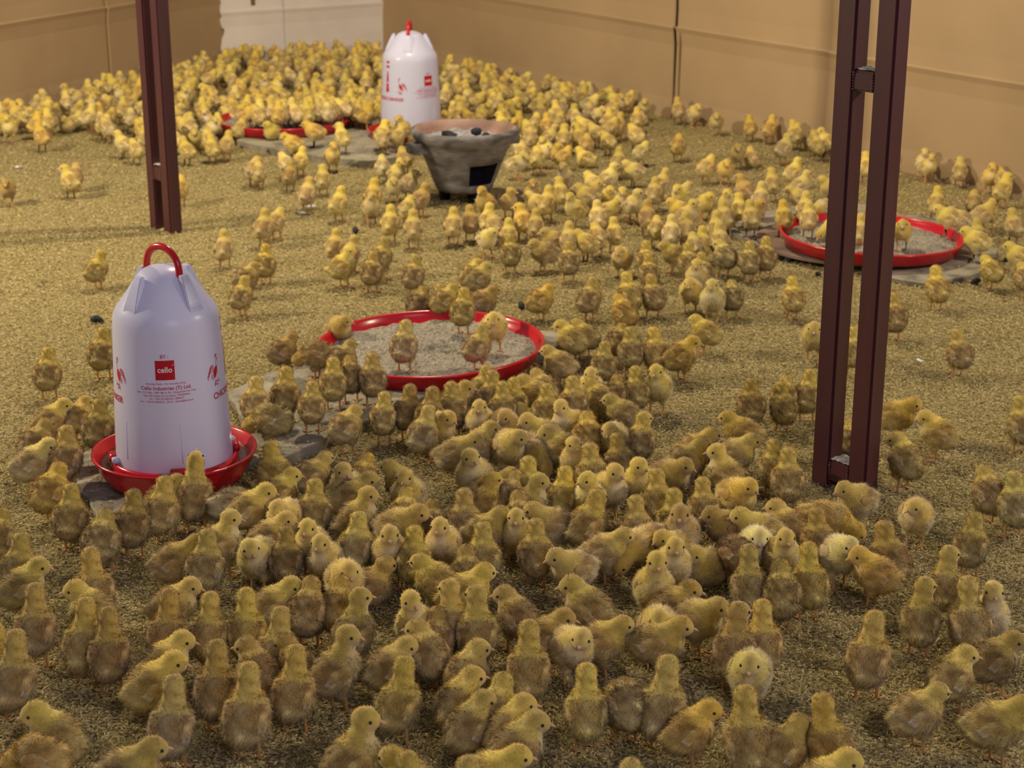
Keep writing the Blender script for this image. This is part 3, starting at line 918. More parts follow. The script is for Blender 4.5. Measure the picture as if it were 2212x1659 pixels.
def fluff(P, N, flow, length, width, col, r, lift=0.5):
    """one thin pointed blade of down per root point"""
    n = len(P)
    fl = flow - (flow * N).sum(1)[:, None] * N
    fl /= np.linalg.norm(fl, axis=1)[:, None] + 1e-9
    cl = np.stack([clump(P, 2.4, 1.1), clump(P, 2.4, 3.3), clump(P, 2.4, 5.5)], 1)
    d = N * (lift + 0.2 * r.standard_normal(n))[:, None] + fl + 0.6 * cl + 0.28 * r.standard_normal((n, 3))
    d /= np.linalg.norm(d, axis=1)[:, None]
    side = np.cross(d, N + 0.4 * r.standard_normal((n, 3)))
    side /= np.linalg.norm(side, axis=1)[:, None] + 1e-9
    side *= np.where((np.cross(side, d) * N).sum(1) < 0, -1.0, 1.0)[:, None]      # outer face outward
    root = P - N * 0.06
    L = length * (0.6 + 0.6 * r.random(n) + 0.5 * (r.random(n) > 0.9))
    w = width * (0.7 + 0.6 * r.random(n))
    V = np.stack([root - side * w[:, None] / 2, root + side * w[:, None] / 2, root + d * L[:, None]], 1).reshape(-1, 3)
    nn = N * 0.8 + d * 0.25
    nn /= np.linalg.norm(nn, axis=1)[:, None]
    c = np.clip(col * (0.70 + 0.62 * r.random(n))[:, None], 0, 0.92)
    return V, np.arange(3 * n).reshape(-1, 3), np.repeat(nn, 3, 0), np.repeat(c, 3, 0)
def body_arrays(pose, h, n_fluff, width, seed):
    r = np.random.default_rng(seed)
    V, T = surface_nets(pose.f, (-6, -3.6, 0), (6.6, 3.6, 13), h)
    V = V - np.clip(pose.f(V), -0.12, 0.12)[:, None] * pose.grad(V)
    N = pose.grad(V)
    Cc = chick_colour(pose, V, N)
    if n_fluff:
        P = tri_sample(V, T, n_fluff, r)
        Nf = pose.grad(P)
        cf = chick_colour(pose, P, Nf)
        H = pose.head_local(P)
        on_head = sstep(2.6, 1.7, np.linalg.norm(P - pose.head, axis=1))
        flow = np.tile(pose.R @ np.array([-1.0, 0, -0.25]), (len(P), 1))
        hflow = np.tile(pose.RH @ np.array([-0.7, 0, -0.7]), (len(P), 1))
        flow = flow + (hflow - flow) * on_head[:, None]
        ln = 0.60 - 0.27 * on_head
        ln = np.where((H[:, 0] > 0.55) & (on_head > 0.8), 0.12, ln)
        fv, ft, fn, fc = fluff(P, Nf, flow, ln, width, cf, r)
        Cc = Cc * 0.78; T = np.concatenate([T, ft + len(V)]); V = np.concatenate([V, fv]); N = np.concatenate([N, fn]); Cc = np.concatenate([Cc, fc])  # skin under the blades darkened: shade between tufts painted into the colour
    return V, T, N, Cc
# wing: a flat teardrop lying along the flank with pale pin feathers at its tip, built for the left side (+y)
def wing_arrays(n_fluff, seed, h=0.2, width=0.05):
    r = np.random.default_rng(seed)
    def f(P):
        d = ell(P, np.array([0, 0, 0.0]), (1.35, 0.34, 0.80))
        return smin(d, cone(P, np.array([-0.6, 0.03, -0.05]), np.array([-1.7, 0.08, -0.25]), 0.34, 0.12), 0.3)
    V, T = surface_nets(f, (-3.2, -1, -1.6), (2.4, 1, 1.6), h)
    def grad(P, e=0.02):
        g = np.stack([f(P + np.array(v)) - f(P - np.array(v)) for v in ((e, 0, 0), (0, e, 0), (0, 0, e))], 1)
        return g / (np.linalg.norm(g, axis=1)[:, None] + 1e-9)
    N = grad(V)
    def colr(P):
        t = sstep(0.6, -2.2, P[:, 0])
        return ((C_BACK * 1.05) * (1 - t)[:, None] + C_BELLY * 0.95 * t[:, None]) * (1 + 0.2 * clump(P, 2.6, 2.0))[:, None]
    Cc = colr(V)
    out = [(V, T, N, Cc)]
    if n_fluff:
        P = tri_sample(V, T, n_fluff, r); Nf = grad(P)
        out.append(fluff(P, Nf, np.tile([-1.0, 0, -0.35], (len(P), 1)), np.full(len(P), 0.42), width, colr(P), r, 0.25))
    # pin feathers
    fv, ft, fn, fc = [], [], [], []
    for k in range(6):
        z = 0.10 - 0.13 * k
        a = np.array([-0.5 - 0.04 * k, 0.34, z]); b = np.array([-2.0 + 0.12 * k, 0.26 + 0.02 * k, z - 0.22])
        d = b - a; s = np.array([0, 0.03, 0.085])
        i = len(fv)
        fv += [a - s * 0.6, a + s * 0.6, a + d * 0.6 + s, a + d * 0.6 - s, b]
        ft += [(i, i + 2, i + 1), (i, i + 3, i + 2), (i + 3, i + 4, i + 2)]
        fn += [np.array([0, 1.0, 0.1])] * 5
        fc += [C_BACK * 1.3, C_BACK * 1.3, np.array([0.58, 0.45, 0.27]), np.array([0.58, 0.45, 0.27]), np.array([0.74, 0.64, 0.50])]
    out.append((np.array(fv), np.array(ft), np.array(fn), np.array(fc)))
    base = 0; VV, TT, NN, CC = [], [], [], []
    for v, t, n, c in out:
        VV.append(v); TT.append(t + base); NN.append(n); CC.append(c); base += len(v)
    return np.concatenate(VV), np.concatenate(TT), np.concatenate(NN), np.concatenate(CC)
def leg_bm(zhip=2.6):
    bm = bmesh.new()
    tube(bm, [(-0.05, 0, zhip), (0.0, 0, zhip * 0.55), (0.12, 0, 0.30), (0.2, 0, 0.14)], [0.24, 0.16, 0.17, 0.17], 8)
    for a, l in ((-38, 1.25), (0, 1.55), (38, 1.25), (175, 0.65)):
        ca, sa = math.cos(math.radians(a)), math.sin(math.radians(a))
        tube(bm, [(0.18, 0, 0.2), (0.18 + ca * l * 0.5, sa * l * 0.5, 0.16), (0.18 + ca * l * 0.86, sa * l * 0.86, 0.10), (0.18 + ca * l, sa * l, 0.05)], [0.14, 0.115, 0.09, 0.03], 6)
    for v in bm.verts: v.co *= 0.01
    return mesh_from_bm(bm, 'leg')
def beak_bm():
    bm = bmesh.new()
    for zs, tip, w in ((1, (0.98, 0, -0.20), 0.30), (-1, (0.80, 0, -0.22), 0.26)):
        r0 = [(0, w * math.cos(t), (0.30 if zs > 0 else 0.18) * zs * math.sin(t)) for t in [math.pi * i / 6 for i in range(7)]]
        r1 = [(0.5, y * 0.62, z * 0.72 - 0.06) for _, y, z in r0]
        A = [bm.verts.new(p) for p in r0]; B_ = [bm.verts.new(p) for p in r1]
        t = bm.verts.new(tip)
        for i in range(6):
            bm.faces.new((A[i], A[i + 1], B_[i + 1], B_[i])); bm.faces.new((B_[i], B_[i + 1], t))
        bm.faces.new(A); bm.faces.new((A[0], B_[0], t, B_[6], A[6]))
    for v in bm.verts: v.co *= 0.0085
    return mesh_from_bm(bm, 'beak')
def eye_bm():
    bm = bmesh.new()
    bmesh.ops.create_uvsphere(bm, u_segments=12, v_segments=8, radius=0.0017)
    return mesh_from_bm(bm, 'eye')
BEAK_ME, EYE_ME = beak_bm(), eye_bm()
LEG_ME, LEG_SIT_ME = leg_bm(2.9), leg_bm(0.9)

POSES = {}
for dy in (-100, -50, 0, 50, 100):
    a = math.radians(dy)
    POSES['A', dy] = Pose(4.6, 26, (1.15 + 0.2 * math.cos(a), 0.25 * math.sin(a), 8.3), dy, 4)
    POSES['C', dy] = Pose(4.45, 22, (1.2 + 0.2 * math.cos(a), 0.28 * math.sin(a), 7.35), dy, 4)
    POSES['B', dy] = Pose(4.35, 12, (1.85 + 0.2 * math.cos(a), 0.4 * math.sin(a), 6.3), dy, 8)
for dy in (-60, 0, 60):
    a = math.radians(dy)
    POSES['E', dy] = Pose(2.2, 5, (1.7 + 0.25 * math.cos(a), 0.35 * math.sin(a), 4.5), dy, 6, False, 1.06)
for dy in (-40, 40):
    a = math.radians(dy)
    POSES['D', dy] = Pose(4.3, -8, (3.1 * math.cos(a * 0.6) + 0.2, 2.2 * math.sin(a * 0.6), 3.0), dy, 46)
POSES['D', 0] = Pose(4.3, -8, (3.6, 0, 2.9), 0, 48)
POSES['F', 0] = Pose(4.75, 40, (1.25, 0, 8.7), 0, -48)
BODY_ME = {}
for i, (k, ps) in enumerate(POSES.items()):
    V, T, N, Cc = body_arrays(ps, 0.32, 17000, 0.050, 100 + i)
    me = mesh_from_arrays('body', V * 0.01, T, Cc, N)
    me.materials.append(M_DOWN)
    BODY_ME[k] = me
WV, WT, WN, WC = wing_arrays(1300, 5)
WING_L = mesh_from_arrays('wing', WV * 0.01, WT, WC, WN); WING_L.materials.append(M_DOWN)
mir = np.array([1, -1, 1])
WING_R = mesh_from_arrays('wing', WV * mir * 0.01, WT[:, ::-1], WC, WN * mir); WING_R.materials.append(M_DOWN)
def np_to_m4(R, t):
    m = Matrix.Identity(4)
    for i in range(3):
        for j in range(3): m[i][j] = R[i, j]
        m[i][3] = t[i] * 0.01
    return m
def wing_matrix(ps, sg):
    # hinge a little in front of the flank, tip slanting down and out
    R = ps.R @ rot_z(sg * math.radians(10)) @ rot_x(sg * math.radians(16)) @ rot_y(math.radians(6))
    return np_to_m4(R, ps.B(-0.15, sg * 1.74 * ps.fat, 0.50))
TONES = {'n': (1, 1, 1), 'y': (1.14, 1.16, 0.98), 'p': (1.14, 1.20, 1.40), 'b': (0.82, 0.76, 0.74), 'g': (1.08, 1.0, 0.72), 'w': (1.15, 1.36, 2.1)}
def tone_colour(t, r):
    a = np.array(TONES[t])
    k = r.uniform(0.84, 1.10)
    return (a[0] * k, a[1] * k * r.uniform(0.97, 1.03), a[2] * k * r.uniform(0.9, 1.1))
PROTO = {}
def build_chick(key):
    """first chick of a pose with all its parts; later ones are copied from it"""
    ps = POSES[key]
    root = empty('chick')
    parts = [link('body', BODY_ME[key], None, root)]
    for sg in (1, -1):
        o = link('wing', WING_L if sg > 0 else WING_R, None, root); o.matrix_basis = wing_matrix(ps, sg); parts.append(o)
    for sg in (1, -1):
        o = link('leg', LEG_ME if ps.legs else LEG_SIT_ME, M_LEG, root); o.location = (0.0005, sg * 0.0095, 0); parts.append(o)
    o = link('beak', BEAK_ME, M_BEAK, root); o.matrix_basis = np_to_m4(ps.RH, ps.head + ps.RH @ np.array([1.17, 0, -0.18])); parts.append(o)
    for sg in (1, -1):
        o = link('eye', EYE_ME, M_EYE, root); o.matrix_basis = np_to_m4(ps.RH, ps.head + ps.RH @ np.array([0.64, sg * 0.815, 0.10])); parts.append(o)
    return root, parts
def place_chick(key, loc, rz, s, colour, step):
    if key not in PROTO:
        root, parts = build_chick(key)
        PROTO[key] = (root, parts)
    else:
        r0, p0 = PROTO[key]
        root = r0.copy(); COL.objects.link(root)
        parts = []
        for p in p0:
            c = p.copy(); COL.objects.link(c); c.parent = root
            parts.append(c)
    root.location = loc
    root.rotation_euler = (0, 0, rz)
    root.scale = (s, s, s)
    for p in parts[:3]: p.color = (*colour, 1)
    for k, p in enumerate(parts[3:5]):
        p.location = (0.0005 + (step if k else -step), (1 if k == 0 else -1) * 0.0095, 0)
    return root

# ------------------------------------------------------------------ where every chick stands
# head x, head y in the photograph, body heading, head heading (0 away, 90 right, 180 to the viewer), stance, shade
CATALOGUE = '''
76 1278 0 0 A n
162 1270 300 265 B y
190 1311 5 10 A n
229 1328 0 0 A b
29 1377 5 5 A n
-6 1368 0 0 A n
63 1551 305 270 B y
36 1632 290 290 D g
330 1615 65 90 B n
365 1290 0 0 A b
413 1265 60 90 B n
456 1296 0 0 A y
530 1288 0 0 A y
395 1382 50 85 B y
377 1428 50 85 B y
375 1478 5 5 A p
468 1402 0 0 A b
534 1394 330 285 B b
537 1452 0 0 A n
631 1265 50 85 B n
616 1336 20 20 A n
601 1382 330 280 B b
639 1412 5 5 A n
725 1262 0 0 B g
683 1262 0 0 B b
778 1288 30 70 A n
752 1371 50 85 A n
898 1301 200 180 A n
904 1351 340 285 B n
937 1326 0 0 B b
968 1275 0 330 A n
1026 1283 0 300 A n
1089 1283 330 280 B b
879 1394 50 85 B n
874 1437 20 20 A y
1033 1400 20 70 B n
1021 1460 30 70 B n
1089 1483 20 20 B y
1054 1510 35 60 B n
1120 1511 40 85 B y
790 1551 45 80 A n
846 1640 310 310 B y
881 1640 0 0 A y
1011 1656 0 0 A n
1234 1263 320 285 B n
1227 1336 60 105 B b
1252 1374 140 185 B p
1343 1349 90 92 B n
1424 1344 190 185 B n
1470 1344 100 110 B n
1495 1273 60 100 B b
1548 1308 110 120 B n
1596 1321 10 50 A b
1647 1313 5 5 A y
1143 1359 0 0 A n
1267 1452 5 5 A y
1434 1435 20 40 A p
1337 1512 350 350 D n
1619 1432 185 190 B p
1533 1531 60 95 B g
1621 1503 0 0 A n
1158 1556 50 85 B n
1118 1632 90 110 B y
1363 1660 0 0 B p
1889 1339 30 5 A n
1998 1265 20 40 A n
2095 1262 355 355 A n
2143 1278 185 182 A p
2191 1382 60 100 B b
2087 1413 50 85 B n
2026 1494 70 90 B n
1777 1519 340 340 A g
1714 1562 45 70 B n
1833 1641 65 90 B y
2208 1524 85 85 B y
142 873 40 75 B y
182 868 20 60 B n
215 875 10 10 A n
144 934 0 0 A n
98 918 30 40 B n
106 962 50 80 B p
127 1015 20 40 B g
154 1060 5 5 A n
228 1116 0 0 B n
289 1073 0 0 A b
357 1043 10 10 A n
388 1042 40 85 B n
418 996 0 0 F n
2 1113 0 0 B n
46 1167 5 5 A n
84 1222 40 70 B n
195 1202 340 330 A n
425 1172 75 75 B b
448 1159 0 0 A n
499 1118 45 85 A n
551 1184 200 155 B p
540 943 300 300 D y
585 968 340 340 A y
568 1058 60 90 B n
560 1098 50 50 D p
553 825 0 0 A p
618 805 0 0 A n
675 835 5 5 A n
768 886 40 60 B n
831 858 10 10 A n
887 843 10 10 A b
935 848 15 15 A b
935 885 30 30 A p
960 906 140 150 B n
974 836 350 350 A n
1037 878 180 180 A n
1089 900 170 200 B b
1061 924 45 80 B n
1028 949 80 110 B n
1016 987 200 175 A n
793 992 20 20 B g
841 1007 300 280 B n
874 1030 195 183 A n
745 1020 200 170 A n
796 1032 60 85 B n
796 1068 50 85 A n
702 989 50 60 B n
631 1025 30 75 B y
677 1050 0 0 A n
603 1098 200 200 B n
618 1121 60 100 B n
606 1151 0 0 A b
664 1139 185 185 A n
692 1172 200 195 A n
775 1121 10 10 A p
877 1068 0 0 B y
904 1106 100 110 B n
940 1093 350 350 B b
950 1136 195 185 A n
851 1156 180 180 A n
887 1149 0 0 A y
912 1212 300 275 B y
760 1230 160 183 B n
826 1222 60 60 E b
1003 1073 0 0 A n
1077 1032 20 50 A g
1044 1144 0 0 A n
1003 1194 0 0 B b
1046 1235 60 85 B y
1102 1024 20 20 B n
1077 1108 60 60 B n
1138 908 280 255 B n
1120 882 270 270 E p
1171 838 0 0 A n
1211 878 255 230 A n
1176 934 300 270 B n
1130 944 150 130 B p
1237 825 0 0 A n
1277 903 0 0 B g
1318 863 290 275 B n
1287 825 320 320 B n
1308 929 195 185 B n
1391 903 10 55 A n
1333 949 340 340 A n
1239 959 205 165 A n
1275 972 350 350 A n
1173 1010 160 160 D b
1128 1005 0 0 A y
1120 1032 80 95 B n
1161 1037 50 85 A n
1232 1022 10 10 A y
1267 1032 190 215 A y
1320 1022 150 165 A n
1381 1005 190 160 A y
1419 1027 0 0 A y
1480 1005 130 145 B b
1515 959 60 85 B n
1537 938 75 85 B n
1548 974 310 280 A y
1571 901 290 270 B g
1624 951 90 110 B n
1518 1045 0 0 A n
1619 1050 140 140 B g
1120 1078 0 0 B b
1151 1101 270 250 B n
1115 1113 180 180 A n
1158 1136 0 0 A n
1290 1073 40 30 A y
1373 1086 0 0 A n
1457 1073 5 5 A y
1467 1108 185 180 A b
1540 1111 255 240 B b
1596 1113 270 255 B n
1348 1156 80 95 B n
1421 1159 225 210 B y
1459 1179 180 180 A n
1201 1202 240 230 B n
1353 1217 230 230 D g
1419 1212 180 180 A y
1510 1197 230 230 E n
1561 1189 340 340 D b
1629 1164 180 180 B w
1624 1194 0 0 A n
1688 836 350 350 A n
1622 830 5 5 A b
1744 810 20 20 A n
1705 822 10 10 B n
1840 930 20 20 B n
1973 873 110 130 B g
1998 901 300 275 B y
1937 949 345 300 B n
2204 868 355 355 A n
1672 962 0 0 A n
1703 982 10 10 A n
1675 1094 330 295 B n
1764 1112 350 350 A b
1823 1056 240 250 B n
1852 1147 100 100 D g
1696 1160 180 180 A n
1907 1145 340 340 A b
1978 1094 185 220 B n
2125 1020 350 350 B n
2191 1033 0 0 A p
2107 1122 30 20 A n
2051 1196 20 50 A n
1836 1178 160 160 B w
1858 1196 300 270 B g
1747 1188 0 0 A y
1680 1226 0 0 B n
218 549 30 30 A y
223 719 10 10 A n
104 762 0 0 A n
484 503 0 0 A n
549 574 40 40 B n
529 605 25 25 A n
573 458 10 10 A n
606 455 30 30 B n
574 536 0 0 A y
727 501 20 20 A n
765 516 30 30 A n
755 541 60 90 A y
831 521 30 30 A n
806 552 10 10 A n
899 559 20 20 A n
844 450 0 0 A y
892 460 0 0 A n
980 455 0 0 A n
1018 450 350 350 A b
1054 446 10 10 A y
1059 466 340 290 B n
1064 501 150 105 B p
1099 478 0 0 A y
1102 514 0 0 A n
1031 567 40 40 B y
1051 576 40 85 B n
920 628 20 20 B b
947 625 0 0 A n
976 640 40 40 B y
1003 632 10 10 A y
1066 626 60 60 B b
1066 688 180 180 B y
1044 710 35 60 A n
877 703 10 10 A p
745 693 150 115 B n
757 744 40 40 B n
631 728 45 45 B b
644 776 300 300 D b
720 784 0 0 A n
758 779 350 350 B b
803 774 350 350 A n
1051 800 30 30 A n
1064 812 0 0 A n
1006 838 50 90 B b
1097 832 0 0 A n
1158 458 10 10 A n
1181 501 260 250 B n
1153 526 250 245 B n
1229 486 0 0 A n
1244 503 300 280 B y
1229 530 0 0 A n
1285 488 350 350 B n
1325 476 350 350 A y
1419 473 10 10 B n
1452 471 10 10 A p
1480 465 0 0 A n
1518 497 0 0 A y
1548 463 0 0 A n
1548 487 0 0 A n
1619 453 350 350 A n
1500 508 350 350 B n
1553 526 340 310 B p
1619 530 0 0 A n
1655 520 0 0 A n
1338 542 200 200 B n
1396 529 0 0 A n
1401 556 0 0 A n
1434 530 270 260 B n
1487 533 0 0 A n
1515 554 350 350 A n
1505 570 190 180 A n
1490 612 190 185 B n
1538 615 190 185 A p
1581 614 0 0 B n
1353 598 340 340 A y
1406 602 340 340 A n
1186 622 50 60 B g
1282 608 30 30 A n
1335 645 330 330 B g
1502 690 300 285 B y
1497 738 60 90 B g
1211 703 310 280 B y
1246 698 320 320 B n
1183 757 300 280 B n
1307 748 10 10 A n
1343 708 20 20 B b
1361 718 0 0 A n
1411 718 350 350 A y
1277 807 180 180 A n
1366 803 0 0 A n
1414 802 195 195 A y
1333 822 20 20 B b
1133 819 290 280 B n
1156 809 320 320 B n
1108 834 0 0 A y
1711 607 350 350 A y
1759 709 190 190 B n
1843 717 0 0 A n
1932 643 0 0 A n
2067 722 350 350 A n
2021 584 355 355 A y
2128 559 340 340 B y
2180 531 290 280 B y
2207 574 350 350 B n
1750 462 250 250 D n
1774 503 250 250 D y
1950 483 200 200 B y
1858 506 10 10 A n
2026 465 280 260 B y
2087 498 290 280 B y
2110 478 0 0 A n
2186 457 340 340 A n
2140 442 60 80 B n
2054 455 270 270 B n
1747 442 0 0 A n
'''
FAR_HEADS = '''13 395 140 363 165 357 393 385 286 305 255 288 225 258 138 258 80 268 395 300 456 295 493 288 555 352
577 268 614 292 661 268 733 272 722 312 653 322 607 335 630 352 561 347 667 387 698 360 736 410 811 394 802 422 852 389 895 373 826 342 820 302 868 297 921 400 887 429 1041 413 868 324 866 350
1214 358 1267 377 1206 390 1185 406 1320 408 1347 411 1376 414 1352 353 1394 313 1416 390 1440 369 1463 406 1487 398 1535 342 1599 382 1644 398 1569 416 1532 422 1596 318 1622 321 1572 350 1469 297 1620 252 1548 249 1519 228 1461 215 1394 220 1365 202 1331 228 1363 273 1339 324 1325 358 1249 324 1158 324 1206 316 1121 294 1153 395 1145 419 1105 414
1669 255 1714 263 1751 268 1703 294 1756 286 1764 300 1788 279 1724 345 1745 374 1777 387 1666 371 1706 408 1743 419 1950 308 1974 305 2024 324 2013 340 2074 345 2143 358 2191 363 2178 379 2027 408 2106 416 2143 435 1868 332 1290 440 1330 436 1230 425 1500 440 1560 440 1600 425 1640 436 1690 440 1400 440 1450 436 1250 405 1295 395 1120 445  843 268 868 272 892 276 832 280'''
# crowded ground at the back of the pen: corner points of each patch in the photograph, wanted spacing in metres
PATCHES = [([(-30, 232), (60, 205), (240, 160), (480, 102), (700, 88), (830, 92), (830, 235), (760, 225), (480, 235), (480, 290), (330, 285), (200, 245), (80, 250), (-30, 262)], 0.072),
           ([(955, 120), (1040, 135), (1180, 160), (1340, 195), (1400, 215), (1370, 260), (1240, 320), (1130, 340), (1110, 260), (960, 245)], 0.074),
           ([(1240, 330), (1380, 290), (1480, 300), (1700, 350), (1760, 440), (1500, 440), (1260, 430)], 0.15)]
R_ = random.Random(11)
CH = []          # dicts: key, x, y, z, rz, s, tone, px, py, head
def surface_height(x, y):
    z = 0.0
    for poly, t in SOLIDS:
        inside = False
        n = len(poly)
        for i in range(n):
            (x1, y1), (x2, y2) = poly[i], poly[(i + 1) % n]
            if (y1 > y) != (y2 > y) and x < (x2 - x1) * (y - y1) / (y2 - y1) + x1: inside = not inside
        if inside: z = max(z, t)
    for cx, cy, r, t in ROUNDS:
        if (x - cx) ** 2 + (y - cy) ** 2 < r * r: z = max(z, t)
    return z
def nearest(options, a): return min(options, key=lambda o: abs(o - a))
def add_chick(px, py, body, head, stance, tone):
    if stance == 'A' and py < 1180: stance = 'C'          # only the foremost crane their necks high
    rel = -(((head - body) + 180) % 360 - 180)          # to the chick's left is positive
    key = (stance, nearest([k[1] for k in POSES if k[0] == stance], rel))
    ps = POSES[key]
    rz = math.radians(90 - body)
    s = R_.uniform(0.97, 1.09) * (0.95 if py < 900 else 1.0)
    z = 0.0
    for _ in range(3):
        H = ground(px, py, z + ps.head[2] * 0.01 * s)
        c, sn = math.cos(rz), math.sin(rz)
        x = H.x - (c * ps.head[0] - sn * ps.head[1]) * 0.01 * s
        y = H.y - (sn * ps.head[0] + c * ps.head[1]) * 0.01 * s
        z = surface_height(x, y)
    CH.append(dict(key=key, x=x, y=y, x0=x, y0=y, z=z, rz=rz, s=s, tone=tone, px=px, py=py, body=body, head=head))
for line in CATALOGUE.strip().splitlines():
    a = line.split()
    add_chick(float(a[0]), float(a[1]), float(a[2]) + R_.uniform(-6, 6), float(a[3]), a[4], a[5])
N_LISTED = len(CH)
def random_far(px, py):
    st = R_.choice('AAABBBBE') if py < 330 else R_.choice('AAAABBB')
    bd = R_.choice([0, 0, 0, 0, 20, 340, 45, 90, 180, 200, 270, 300, 320, 160]) + R_.uniform(-20, 20)
    hd = bd + R_.choice([0, 0, 0, 40, -40])
    add_chick(px, py, bd, hd, st, R_.choice('nnyyyppg' if py < 330 else 'nnyypgb'))
f_ = [float(v) for v in FAR_HEADS.split()]
for i in range(0, len(f_), 2): random_far(f_[i] + R_.uniform(-2, 2), f_[i + 1] + R_.uniform(-2, 2))
def in_poly(px, py, poly):
    inside = False
    for (x1, y1), (x2, y2) in zip(poly, poly[1:] + poly[:1]):
        if (y1 > py) != (y2 > py) and px < (x2 - x1) * (py - y1) / (y2 - y1) + x1: inside = not inside
    return inside
for poly, sp in PATCHES:
    xs = [p[0] for p in poly]; ys = [p[1] for p in poly]
    fails = 0
    have = np.array([[c['x'], c['y']] for c in CH])
    while fails < 260:
        px, py = R_.uniform(min(xs), max(xs)), R_.uniform(min(ys), max(ys))
        if not in_poly(px, py, poly): continue
        g = ground(px, py, 0.065)
        if ((have[:, 0] - g.x) ** 2 + (have[:, 1] - g.y) ** 2).min() < (sp * R_.uniform(0.75, 1.15)) ** 2: fails += 1; continue
        random_far(px, py); fails = 0
        have = np.vstack([have, [CH[-1]['x'], CH[-1]['y']]])
# keep bodies from growing into each other or into the things standing about
XY = np.array([[c['x'], c['y']] for c in CH]); XY0 = XY.copy()
def mid(i):
    # centre of the trunk lies a touch behind the feet
    return XY[i]
OB = [(DR_NEAR.x, DR_NEAR.y, 0.122 + 0.022), (DR_FAR.x, DR_FAR.y, 0.122 + 0.022), (ST.x, ST.y, 0.070 + 0.03), (pr.x, pr.y, 0.047 + 0.026), (pl.x, pl.y, 0.047 + 0.026)]
for it in range(30):
    D = XY[:, None, :] - XY[None, :, :]
    dist = np.hypot(D[..., 0], D[..., 1]) + np.eye(len(XY)) * 9
    lim = 0.040
    w = np.where(dist < lim, (lim - dist) / (dist + 1e-6), 0)
    XY = XY + 0.35 * (D * w[..., None]).sum(1) * 0.5
    XY = XY + 0.12 * (XY0 - XY)
    for ox, oy, r in OB:
        d = XY - np.array([ox, oy]); q = np.hypot(d[:, 0], d[:, 1])
        m = q < r
        XY[m] = np.array([ox, oy]) + d[m] / q[m][:, None] * r
# stay inside the pen
for A, B in ((LEFT_A, LEFT_B), (BACK_A, BACK_B), (RIGHT_A, RIGHT_B)):
    d, n = wall_frame(A, B)
    k = (XY[:, 0] - A.x) * n.x + (XY[:, 1] - A.y) * n.y
    m = k < 0.058
    XY[m] += np.outer(0.058 - k[m], [n.x, n.y])
for c, p in zip(CH, XY):
    c['x'], c['y'] = float(p[0]), float(p[1])
    c['z'] = surface_height(c['x'], c['y'])
print('chicks', len(CH), 'listed', N_LISTED)
# the 300 that show largest are individuals, the crowd behind them is one mass
order = sorted(range(N_LISTED), key=lambda i: math.hypot(CH[i]['x'], CH[i]['y']))
NEAR = set(order[:300])

# ------------------------------------------------------------------ labels
def facing(h):
    h %= 360
    if h < 28 or h >= 332: return 'seen from behind'
    if h < 65: return 'turned away rightward'
    if h < 118: return 'facing right'
    if h < 155: return 'facing front right'
    if h < 207: return 'facing the viewer'
    if h < 245: return 'facing front left'
    if h < 295: return 'facing left'
    return 'turned away leftward'
ANCHORS = [(0, 1080, "the left edge's lower third"), (110, 960, "the near drinker's left rim"), (360, 1080, "the near drinker's front rim"), (570, 1000, "the near drinker's right rim"),
           (640, 840, "the grey slab's left end"), (830, 880, "the grey slab's front edge"), (960, 850, "the middle tray's front rim"), (930, 735, "the middle tray's mash"), (960, 630, "the middle tray's back rim"),
           (740, 770, "the middle tray's left rim"), (1190, 760, "the middle tray's right rim"), (0, 1659, "the lower left corner"), (20, 1330, "the left edge, low down"), (553, 1244, "the lower left quarter's centre"),
           (1659, 1244, "the lower right quarter's centre"), (1106, 1659, "the bottom edge's midpoint"), (553, 1640, "the bottom edge, quarter across"), (1659, 1640, "the bottom edge, three quarters across"),
           (2212, 1659, "the lower right corner"), (2212, 1244, "the right edge, low down"), (2212, 830, "the right edge's midpoint"), (1823, 1070, "the right post's foot"), (1770, 800, "the right post's left side"),
           (1930, 680, "the right post's right side"), (1858, 1185, "the white-tufted chick"), (1629, 1164, "the fluffy whitish chick"), (1548, 974, "the bright yellow-necked chick"), (1003, 440, "the clay stove's front"),
           (1885, 500, "the feeder behind the post"), (360, 510, "the left post's foot"), (1106, 1244, "the lower half's centre"), (1106, 1000, "the crowd's upper middle"), (780, 1106, "the crowd's left middle"),
           (1400, 1106, "the crowd's right middle"), (1300, 870, "the crowd's top right"), (1475, 590, "the crowd behind, right of centre"), (1240, 510, "the litter below the stove's right"), (737, 1382, "the bottom left third's middle"),
           (1420, 1382, "the bottom right third's middle"), (340, 1382, "the left foreground's middle"), (1960, 1382, "the right foreground's middle"), (560, 560, "the open litter at left"), (780, 540, "the litter left of centre"),
           (1100, 1430, "the foreground's exact middle"), (250, 1180, "the litter below the drinker"), (1350, 720, "the litter right of the tray")]
ORD = ['', 'second ', 'third ', 'fourth ', 'fifth ', 'sixth ', 'seventh ', 'eighth ', 'ninth ', 'tenth ', 'eleventh ', 'twelfth ', 'thirteenth ', 'fourteenth ', 'fifteenth ', 'sixteenth ', 'seventeenth ', 'eighteenth ', 'nineteenth ', 'twentieth ']
SHADE = {'n': 'buff', 'y': 'yellow', 'p': 'pale cream', 'b': 'brown', 'g': 'golden', 'w': 'whitish'}
STANCE = {'A': '', 'C': '', 'B': '', 'E': 'crouching ', 'D': 'pecking ', 'F': 'stretching '}
